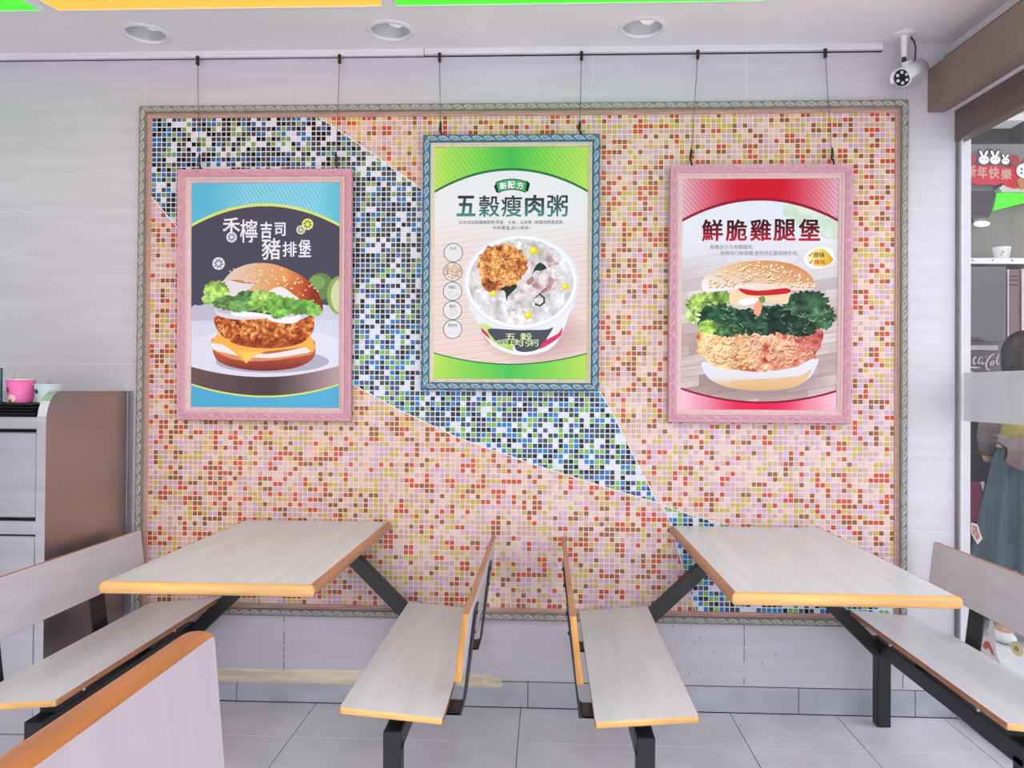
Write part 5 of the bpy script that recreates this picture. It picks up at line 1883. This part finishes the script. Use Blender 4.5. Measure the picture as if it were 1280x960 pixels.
# shelf, basket
x0, z0 = hpx(1196, 330, 1.30)
x1, z1 = hpx(1300, 322.5, 1.30)
sh = thing('wall_shelf', (x0, 1.40, z0), 'white metal wall shelf with bolt holes beyond the glass', 'shelf')
MB().box(x0, x1, 1.30, 1.497, z0, z1, bev=0.002).build('shelf_board', M_white, sh)
for u in (1216, 1240.5, 1265):
    xx, zz = hpx(u, 325.5, 1.30)
    MB().box(xx - 0.004, xx + 0.004, 1.2988, 1.302, zz - 0.003, zz + 0.003).build('bolt_hole', M_dark, sh)
bk = thing('paper_tub', (2.62, 1.36, z1), 'white paper tub with a green print standing on the wall shelf', 'tub')
xb_, zb_ = hpx(1252, 323, 1.36)
MB().lathe([(0.001, 0.003), (0.034, 0.0), (0.036, 0.002), (0.045, 0.062), (0.047, 0.066), (0.046, 0.068), (0.043, 0.066), (0.034, 0.006)], 24, Matrix.Translation((xb_, 1.36, z1))).build('tub_body', M_white, bk)
pt = MB()
for (a0, za, q) in ((-1.9, 0.035, 0.014), (-2.1, 0.02, 0.010), (-1.2, 0.05, 0.008), (-1.2, 0.034, 0.008), (-1.25, 0.02, 0.007)):
    r = 0.037 + 0.009 * za / 0.062 + 0.0012
    pt.add([(xb_ + r * math.cos(a0 - q * 16), 1.36 + r * math.sin(a0 - q * 16), z1 + za), (xb_ + r * math.cos(a0), 1.36 + r * math.sin(a0) - 0.001, z1 + za - q * 0.6),
            (xb_ + r * math.cos(a0 + q * 16), 1.36 + r * math.sin(a0 + q * 16), z1 + za + q * 0.2), (xb_ + r * math.cos(a0), 1.36 + r * math.sin(a0) - 0.001, z1 + za + q * 0.8)], [(0, 1, 2, 3)])
pt.build('print', M_olive, bk)

# drinks fridge with lettered header
fr = thing('drinks_fridge', (2.55, 1.35, 0), 'dark drinks fridge with white script lettering on its door, beyond the glass', 'fridge')
fx0, _ = hpx(1150, 400, 1.20)
fx1, _ = hpx(1258, 400, 1.20)
_, fzt = hpx(1230, 333, 1.20)
MB().box(fx0, fx1, 1.20, 1.495, 0.06, fzt, bev=0.004).build('cabinet_body', plain('fridge_grey', 92, 84, 90, 0.3, 0.04, scale=(3, 3, 3)), fr)
_, h0 = hpx(1230, 467, 1.20)
_, h1 = hpx(1230, 439, 1.20)
hdz = MB().box(fx0 + 0.01, fx1 - 0.01, 1.190, 1.2005, h0 - 0.02, h1)
hdp = hdz.build('header_panel', plain('header_grey', 100, 88, 94, 0.35, 0.04, scale=(5, 5, 5)), fr)
MB().box(fx0 + 0.005, fx1 - 0.05, 1.188, 1.2005, h1 + 0.004, h1 + 0.03).build('light_strip', plain('strip_grey', 176, 164, 170, 0.4), fr)
lt = MB()


def script(pts, w):
    """one brush stroke of the script lettering, as a flat ribbon"""
    p = [hpx(u, v, 1.19) for u, v in pts]
    q = []
    for i in range(len(p) - 1):
        p0, p1, p2, p3 = p[max(0, i - 1)], p[i], p[i + 1], p[min(len(p) - 1, i + 2)]
        for t in (0, 0.25, 0.5, 0.75):
            q.append(tuple(0.5 * (2 * p1[k] + (p2[k] - p0[k]) * t + (2 * p0[k] - 5 * p1[k] + 4 * p2[k] - p3[k]) * t * t + (3 * p1[k] - p0[k] - 3 * p2[k] + p3[k]) * t ** 3) for k in (0, 1)))
    q.append(p[-1])
    vs, fs = [], []
    for i, c in enumerate(q):
        a, b = q[max(0, i - 1)], q[min(len(q) - 1, i + 1)]
        l = math.hypot(b[0] - a[0], b[1] - a[1]) or 1
        ww = w * 0.0045 * (0.6 + 0.4 * math.sin(PI * i / (len(q) - 1)))
        nx, nz = -(b[1] - a[1]) / l * ww / 2, (b[0] - a[0]) / l * ww / 2
        vs += [(c[0] + nx, 1.1885, c[1] + nz), (c[0] - nx, 1.1885, c[1] - nz)]
    for i in range(len(q) - 1):
        fs.append((2 * i, 2 * i + 1, 2 * i + 3, 2 * i + 2))
    lt.add(vs, fs)


for dx in (0, 32):                                                              # C o  /  C o
    script([(1210.5 + dx, 442.5), (1205.5 + dx, 446), (1201 + dx, 453.5), (1200.8 + dx, 459.5), (1203 + dx, 462.5), (1205.2 + dx, 461.7)], 1.9)
    script([(1209.5 + dx, 451), (1206.5 + dx, 453), (1206.2 + dx, 456), (1208.5 + dx, 456), (1210.5 + dx, 452.5), (1208.8 + dx, 450.8)], 1.5)
script([(1220.5, 446.8), (1218, 447.2), (1216.6, 451.5), (1217.2, 455.2), (1220.3, 454)], 1.8)   # c
script([(1227.5, 446), (1224.6, 447.6), (1223, 451.6), (1223.8, 454.8), (1226.4, 452.8), (1228.4, 446.4)], 1.5)   # a
script([(1228.6, 446.2), (1227.3, 452.6), (1228.4, 455.2), (1230.8, 453)], 1.6)
script([(1232.6, 446), (1233.6, 446)], 1.8)                                     # -
script([(1248.5, 443), (1246, 450), (1246.5, 455.5), (1248.6, 454.5)], 1.6)     # l
script([(1254.5, 448), (1251.5, 450), (1250.6, 454), (1253, 454), (1255.5, 448.2), (1254.6, 454.5), (1257, 454)], 1.5)   # a
for pts in ([(1208, 459.5), (1216, 458.4), (1226, 459.3), (1222, 460.8), (1214, 460.2)], [(1200, 463.6), (1210, 463.2), (1220, 465.4), (1210, 465.2)]):
    lt.add([(hpx(u, v, 1.19)[0], 1.1885, hpx(u, v, 1.19)[1]) for u, v in pts], [tuple(range(len(pts)))])
lt.build('lettering', plain('white_script', 206, 202, 206, 0.4), hdp)
MB().box(fx0 + 0.02, fx1 - 0.02, 1.192, 1.2005, h1 + 0.05, fzt - 0.02).build('upper_window', plain('smoked_window', 84, 74, 80, 0.08, 0.04, scale=(4, 4, 4)), fr)
MB().box(fx0 + 0.02, fx1 - 0.02, 1.190, 1.2005, 0.15, h0 - 0.04).build('door', plain('fridge_door', 70, 64, 68, 0.15, 0.04, scale=(5, 5, 5)), fr)
for (u, v, s) in ((1228, 550.5, 2.2), (1230, 565, 1.6)):
    x, z = hpx(u, v, 1.19)
    sc = 4.43 / 1004.8
    MB().box(x - s * sc, x + s * sc, 1.187, 1.1905, z - s * sc, z + s * sc).build('door_label', M_white, fr)
rp_ = thing('red_notice', (2.4, 1.18, 0.85), 'plain maroon red notice stuck on the fridge door', 'notice')
a = [hpx(u, v, 1.185) for u, v in ((1196, 602), (1226, 602), (1229, 625), (1226, 652), (1196, 652))]
MB().prism(a, 1.1865, 1.1895, 'y').build('sheet', plain('maroon_sheet', 158, 66, 96, 0.5), rp_)
a = [hpx(u, v, 1.185) for u, v in ((1226, 602), (1231, 602), (1229, 614))]
MB().prism(a, 1.1855, 1.1895, 'y').build('corner', M_card, rp_)
# glazed cabinet next to the fridge
gc_ = thing('wall_cabinet', (2.75, 1.40, 1.2), 'brown wall cabinet with thin metal uprights beside the fridge', 'cabinet')
c0, ct = hpx(1260, 337, 1.28)
c1, cb_ = hpx(1330, 470, 1.28)
MB().box(c0 + 0.001, c1, 1.28, 1.495, cb_, ct).build('cabinet_body', plain('red_brown_panel', 116, 92, 92, 0.3, 0.04, scale=(4, 4, 4)), gc_)
for (u, w_) in ((1260, 0.008), (1279, 0.018)):
    xx, _ = hpx(u, 400, 1.27)
    MB().box(xx - w_ / 2, xx + w_ / 2, 1.268, 1.2805, cb_, ct, bev=0.001).build('upright', plain('pale_metal', 206, 190, 194, 0.4), gc_)
xx, _ = hpx(1268, 400, 1.27)
for v in (345, 350, 356):
    _, zz = hpx(1268, v, 1.27)
    MB().box(xx - 0.03, xx + 0.022, 1.2785, 1.2805, zz - 0.002, zz + 0.002).build('vent_slot', M_dark, gc_)
for z in (0.0, ):
    MB().box(c0 + 0.02, c1 - 0.02, 1.34, 1.49, 0.0, cb_).build('plinth', M_hall_d, gc_)


# ------------------------------------------------------------------ the person in the hall
def skin_mesh(name, verts, edges, radii, material, root=0, levels=2):
    me = bpy.data.meshes.new(name)
    me.from_pydata(verts, edges, [])
    o = bpy.data.objects.new(name, me)
    C.objects.link(o)
    sk_ = o.modifiers.new('skin', 'SKIN')
    for i, r in enumerate(radii):
        d = me.skin_vertices[0].data[i]
        d.radius = r if isinstance(r, tuple) else (r, r)
        d.use_root = (i == root)
    sm = o.modifiers.new('sub', 'SUBSURF')
    sm.levels = levels
    sm.render_levels = levels
    bpy.context.view_layer.update()
    dg = bpy.context.evaluated_depsgraph_get()
    m2 = bpy.data.meshes.new_from_object(o.evaluated_get(dg))
    m2.name = name
    bpy.data.objects.remove(o)
    m2.materials.append(material)
    for p in m2.polygons:
        p.use_smooth = True
    return m2


M_skin = plain('skin', 206, 160, 132, 0.5, 0.04)
M_hair = plain('dark_hair', 44, 38, 38, 0.45, 0.25, scale=(12, 12, 80))
M_dress = plain('teal_cloth', 62, 80, 88, 0.85, 0.12, scale=(60, 60, 3))
M_khaki = plain('khaki_cloth', 158, 144, 84, 0.85, 0.10, scale=(60, 60, 60))
M_hem = plain('pale_hem', 206, 190, 184, 0.8)
M_jack = plain('brown_cloth', 112, 96, 98, 0.85, 0.15)
M_shoe = plain('pale_shoe', 210, 206, 208, 0.6)
px_, py_ = 2.425, 0.95
pr_ = thing('person', (px_, py_, 0), 'person with dark hair in a long teal skirt and khaki top beyond the glass', 'person')
# joints (local to the person): facing away, turned to the right of the picture
J = dict(pelvis=(0, 0, 0.86), waist=(0, 0, 0.98), chest=(0.0, 0.01, 1.16), neck=(0.0, 0.0, 1.335), jaw=(0.015, 0.012, 1.41), head=(0.0, 0.0, 1.49), crown=(-0.005, 0, 1.555),
         shl=(-0.135, 0.0, 1.285), ell=(-0.16, 0.04, 1.04), wrl=(-0.12, 0.12, 0.93), hdl=(-0.07, 0.16, 0.95),
         shr=(0.15, 0.0, 1.285), elr=(0.21, 0.05, 1.04), wrr=(0.13, 0.12, 0.93), hdr=(0.09, 0.16, 0.95),
         hil=(-0.085, 0, 0.80), knl=(-0.085, 0.02, 0.45), anl=(-0.08, -0.01, 0.085), tol=(-0.085, 0.12, 0.035),
         hir=(0.085, 0, 0.80), knr=(0.085, 0.02, 0.45), anr=(0.08, -0.01, 0.085), tor=(0.09, 0.12, 0.035))
names = list(J)
E_ = [('pelvis', 'waist'), ('waist', 'chest'), ('chest', 'neck'), ('neck', 'jaw'), ('jaw', 'head'), ('head', 'crown'), ('chest', 'shl'), ('shl', 'ell'), ('ell', 'wrl'), ('wrl', 'hdl'),
      ('chest', 'shr'), ('shr', 'elr'), ('elr', 'wrr'), ('wrr', 'hdr'), ('pelvis', 'hil'), ('hil', 'knl'), ('knl', 'anl'), ('anl', 'tol'), ('pelvis', 'hir'), ('hir', 'knr'), ('knr', 'anr'), ('anr', 'tor')]
rad = dict(pelvis=(0.14, 0.10), waist=(0.115, 0.085), chest=(0.135, 0.095), neck=0.05, jaw=0.058, head=0.082, crown=0.055, shl=0.055, ell=0.04, wrl=0.027, hdl=0.035, shr=0.055, elr=0.04, wrr=0.027, hdr=0.035,
           hil=0.085, knl=0.055, anl=0.036, tol=0.03, hir=0.085, knr=0.055, anr=0.036, tor=0.03)
# five fingers on each hand, curled round
for h, sgn in (('l', 1), ('r', -1)):
    base_ = J['hd' + h]
    for f_ in range(4):
        a_ = 'f%s%d' % (h, f_)
        J[a_ + 'a'] = (base_[0] + sgn * 0.012, base_[1] + 0.030, base_[2] + 0.030 - f_ * 0.020)
        J[a_ + 'b'] = (base_[0] + sgn * 0.040, base_[1] + 0.040 - 0.004 * abs(f_ - 1), base_[2] + 0.026 - f_ * 0.020)
        E_ += [('hd' + h, a_ + 'a'), (a_ + 'a', a_ + 'b')]
        rad[a_ + 'a'] = 0.009
        rad[a_ + 'b'] = 0.008
    J['th' + h] = (base_[0] + sgn * 0.03, base_[1] - 0.005, base_[2] + 0.045)
    E_ += [('hd' + h, 'th' + h)]
    rad['th' + h] = 0.009
names = list(J)
idx = {n_: i for i, n_ in enumerate(names)}
me = skin_mesh('body', [J[n_] for n_ in names], [(idx[a], idx[b]) for a, b in E_], [rad[n_] for n_ in names], M_skin)
bd = bpy.data.objects.new('body', me)
C.objects.link(bd)
bd.parent = pr_
# face: nose, eyes, mouth, ear (head turned towards +X, away from the camera)
fc = MB()
fd_ = Vector((0.72, 0.70, 0)).normalized()
sd_ = Vector((-fd_.y, fd_.x, 0))
hc_ = Vector((0.004, 0.004, 1.475))
fc.sphere(tuple(hc_ + fd_ * 0.088 + Vector((0, 0, -0.012))), (0.011, 0.011, 0.017), 10, 8)
fc.build('nose', M_skin, pr_, local=True)
for s in (-1, 1):
    MB().sphere(tuple(hc_ + fd_ * 0.078 + sd_ * 0.03 * s + Vector((0, 0, 0.008))), (0.011, 0.011, 0.006), 10, 8).build('eye', M_dark, pr_, local=True)
    MB().sphere(tuple(hc_ + sd_ * 0.082 * s + Vector((0, 0, -0.005))), (0.010, 0.012, 0.028), 10, 8).build('ear', M_skin, pr_, local=True)
MB().sphere(tuple(hc_ + fd_ * 0.076 + Vector((0, 0, -0.045))), (0.016, 0.016, 0.006), 10, 8).build('mouth', plain('lips', 170, 90, 86, 0.5), pr_, local=True)
# hair: a full bob that hangs to the nape, open on the face side
hr = MB()
vs, fs = [], []
nu, nv = 28, 12
rg = random.Random(6)
for i in range(nv + 1):
    f = i / nv
    for k in range(nu):
        a = 2 * PI * k / nu
        dirv = Vector((math.cos(a), math.sin(a), 0))
        face = max(0.0, dirv.dot(fd_))
        zlow = 1.345 + 0.20 * face ** 1.3
        z = 1.592 - (1.592 - zlow) * (f ** 1.25)
        dz = (z - 1.478)
        r = 0.104 * math.sqrt(max(0.0, 1 - (dz / 0.116) ** 2)) if dz > 0 else 0.104 - 0.16 * dz * 0.02 - (0.0 if dz > -0.07 else (-0.07 - dz) * 0.25)
        r = max(r, 0.002) * (1 + rg.uniform(-0.012, 0.012))
        vs.append((dirv.x * r - fd_.x * 0.012, dirv.y * r - fd_.y * 0.012, z))
for i in range(nv):
    for k in range(nu):
        fs.append((i * nu + k, i * nu + (k + 1) % nu, (i + 1) * nu + (k + 1) % nu, (i + 1) * nu + k))
fs.append(tuple(range(nu)))
hr.add(vs, fs, True)
hr.build('hair', M_hair, pr_, local=True)
# long skirt with folds
dr = MB()
vs, fs = [], []
nu, nv = 72, 14
for i in range(nv + 1):
    f = i / nv
    z = 1.01 - 0.62 * f
    for k in range(nu):
        a = 2 * PI * k / nu
        rx, ry = 0.125 + 0.105 * f ** 0.8, 0.095 + 0.09 * f ** 0.8
        w = 1 + (0.03 + 0.13 * f) * math.sin(9 * a + 0.8 * math.sin(3 * a)) + 0.02 * f * math.sin(17 * a)
        vs.append((rx * w * math.cos(a), ry * w * math.sin(a), z + 0.012 * math.sin(5 * a) * f))
for i in range(nv):
    for k in range(nu):
        fs.append((i * nu + k, i * nu + (k + 1) % nu, (i + 1) * nu + (k + 1) % nu, (i + 1) * nu + k))
dr.add(vs, fs, True)
dr.build('skirt', M_dress, pr_, local=True)
# khaki top with pale hem
tp = MB().lathe([(0.132, 1.03), (0.136, 1.06), (0.140, 1.15), (0.150, 1.24), (0.135, 1.30), (0.07, 1.335), (0.055, 1.34)], 36, Matrix.Scale(0.78, 4, (0, 1, 0)))
tp.build('top', M_khaki, pr_, local=True)
MB().lathe([(0.140, 1.035), (0.141, 1.015), (0.136, 0.998), (0.128, 1.0), (0.131, 1.035)], 36, Matrix.Scale(0.80, 4, (0, 1, 0))).build('hem', M_hem, pr_, local=True)
for s, a_, b_, c_ in ((-1, J['shl'], J['ell'], J['wrl']), (1, J['shr'], J['elr'], J['wrr'])):
    MB().tube([a_, b_, tuple(Vector(b_).lerp(Vector(c_), 0.6))], [0.066, 0.054, 0.042], 14).build('sleeve', M_jack, pr_, local=True)
# shoes
for s in (-1, 1):
    MB().sphere((0.085 * s, 0.05, 0.035), (0.042, 0.115, 0.036), 14, 8).build('shoe', M_shoe, pr_, local=True)
# brown jacket folded over the forearm
jk = MB()
rg = random.Random(2)
vs, fs = [], []
nu, nv = 14, 9
for i in range(nv + 1):
    for k in range(nu + 1):
        f, g = i / nv, k / nu
        x = -0.215 + 0.17 * g + 0.012 * math.sin(g * 14)
        z = 1.075 - 0.02 * math.sin(g * 3) - f * (0.04 + 0.12 * max(0.0, math.sin(g * 2.6)) ** 1.5)
        y = -0.135 - 0.02 * math.sin(min(1, f * 3) * PI / 2) + 0.016 * math.sin(g * 16 + f * 2) * f
        vs.append((x, y, z))
for i in range(nv):
    for k in range(nu):
        fs.append((i * (nu + 1) + k, i * (nu + 1) + k + 1, (i + 1) * (nu + 1) + k + 1, (i + 1) * (nu + 1) + k))
n0 = len(vs)
vs += [(v[0], v[1] + 0.03, v[2] - 0.004) for v in vs]
fs += [tuple(n0 + q for q in f[::-1]) for f in fs]
jk.add(vs, fs, True)
jo = jk.build('brown_jacket', M_jack)
jo.location = (px_, py_, 0)
tag(jo, 'brown jacket hanging over the forearm of the person beyond the glass', 'jacket')
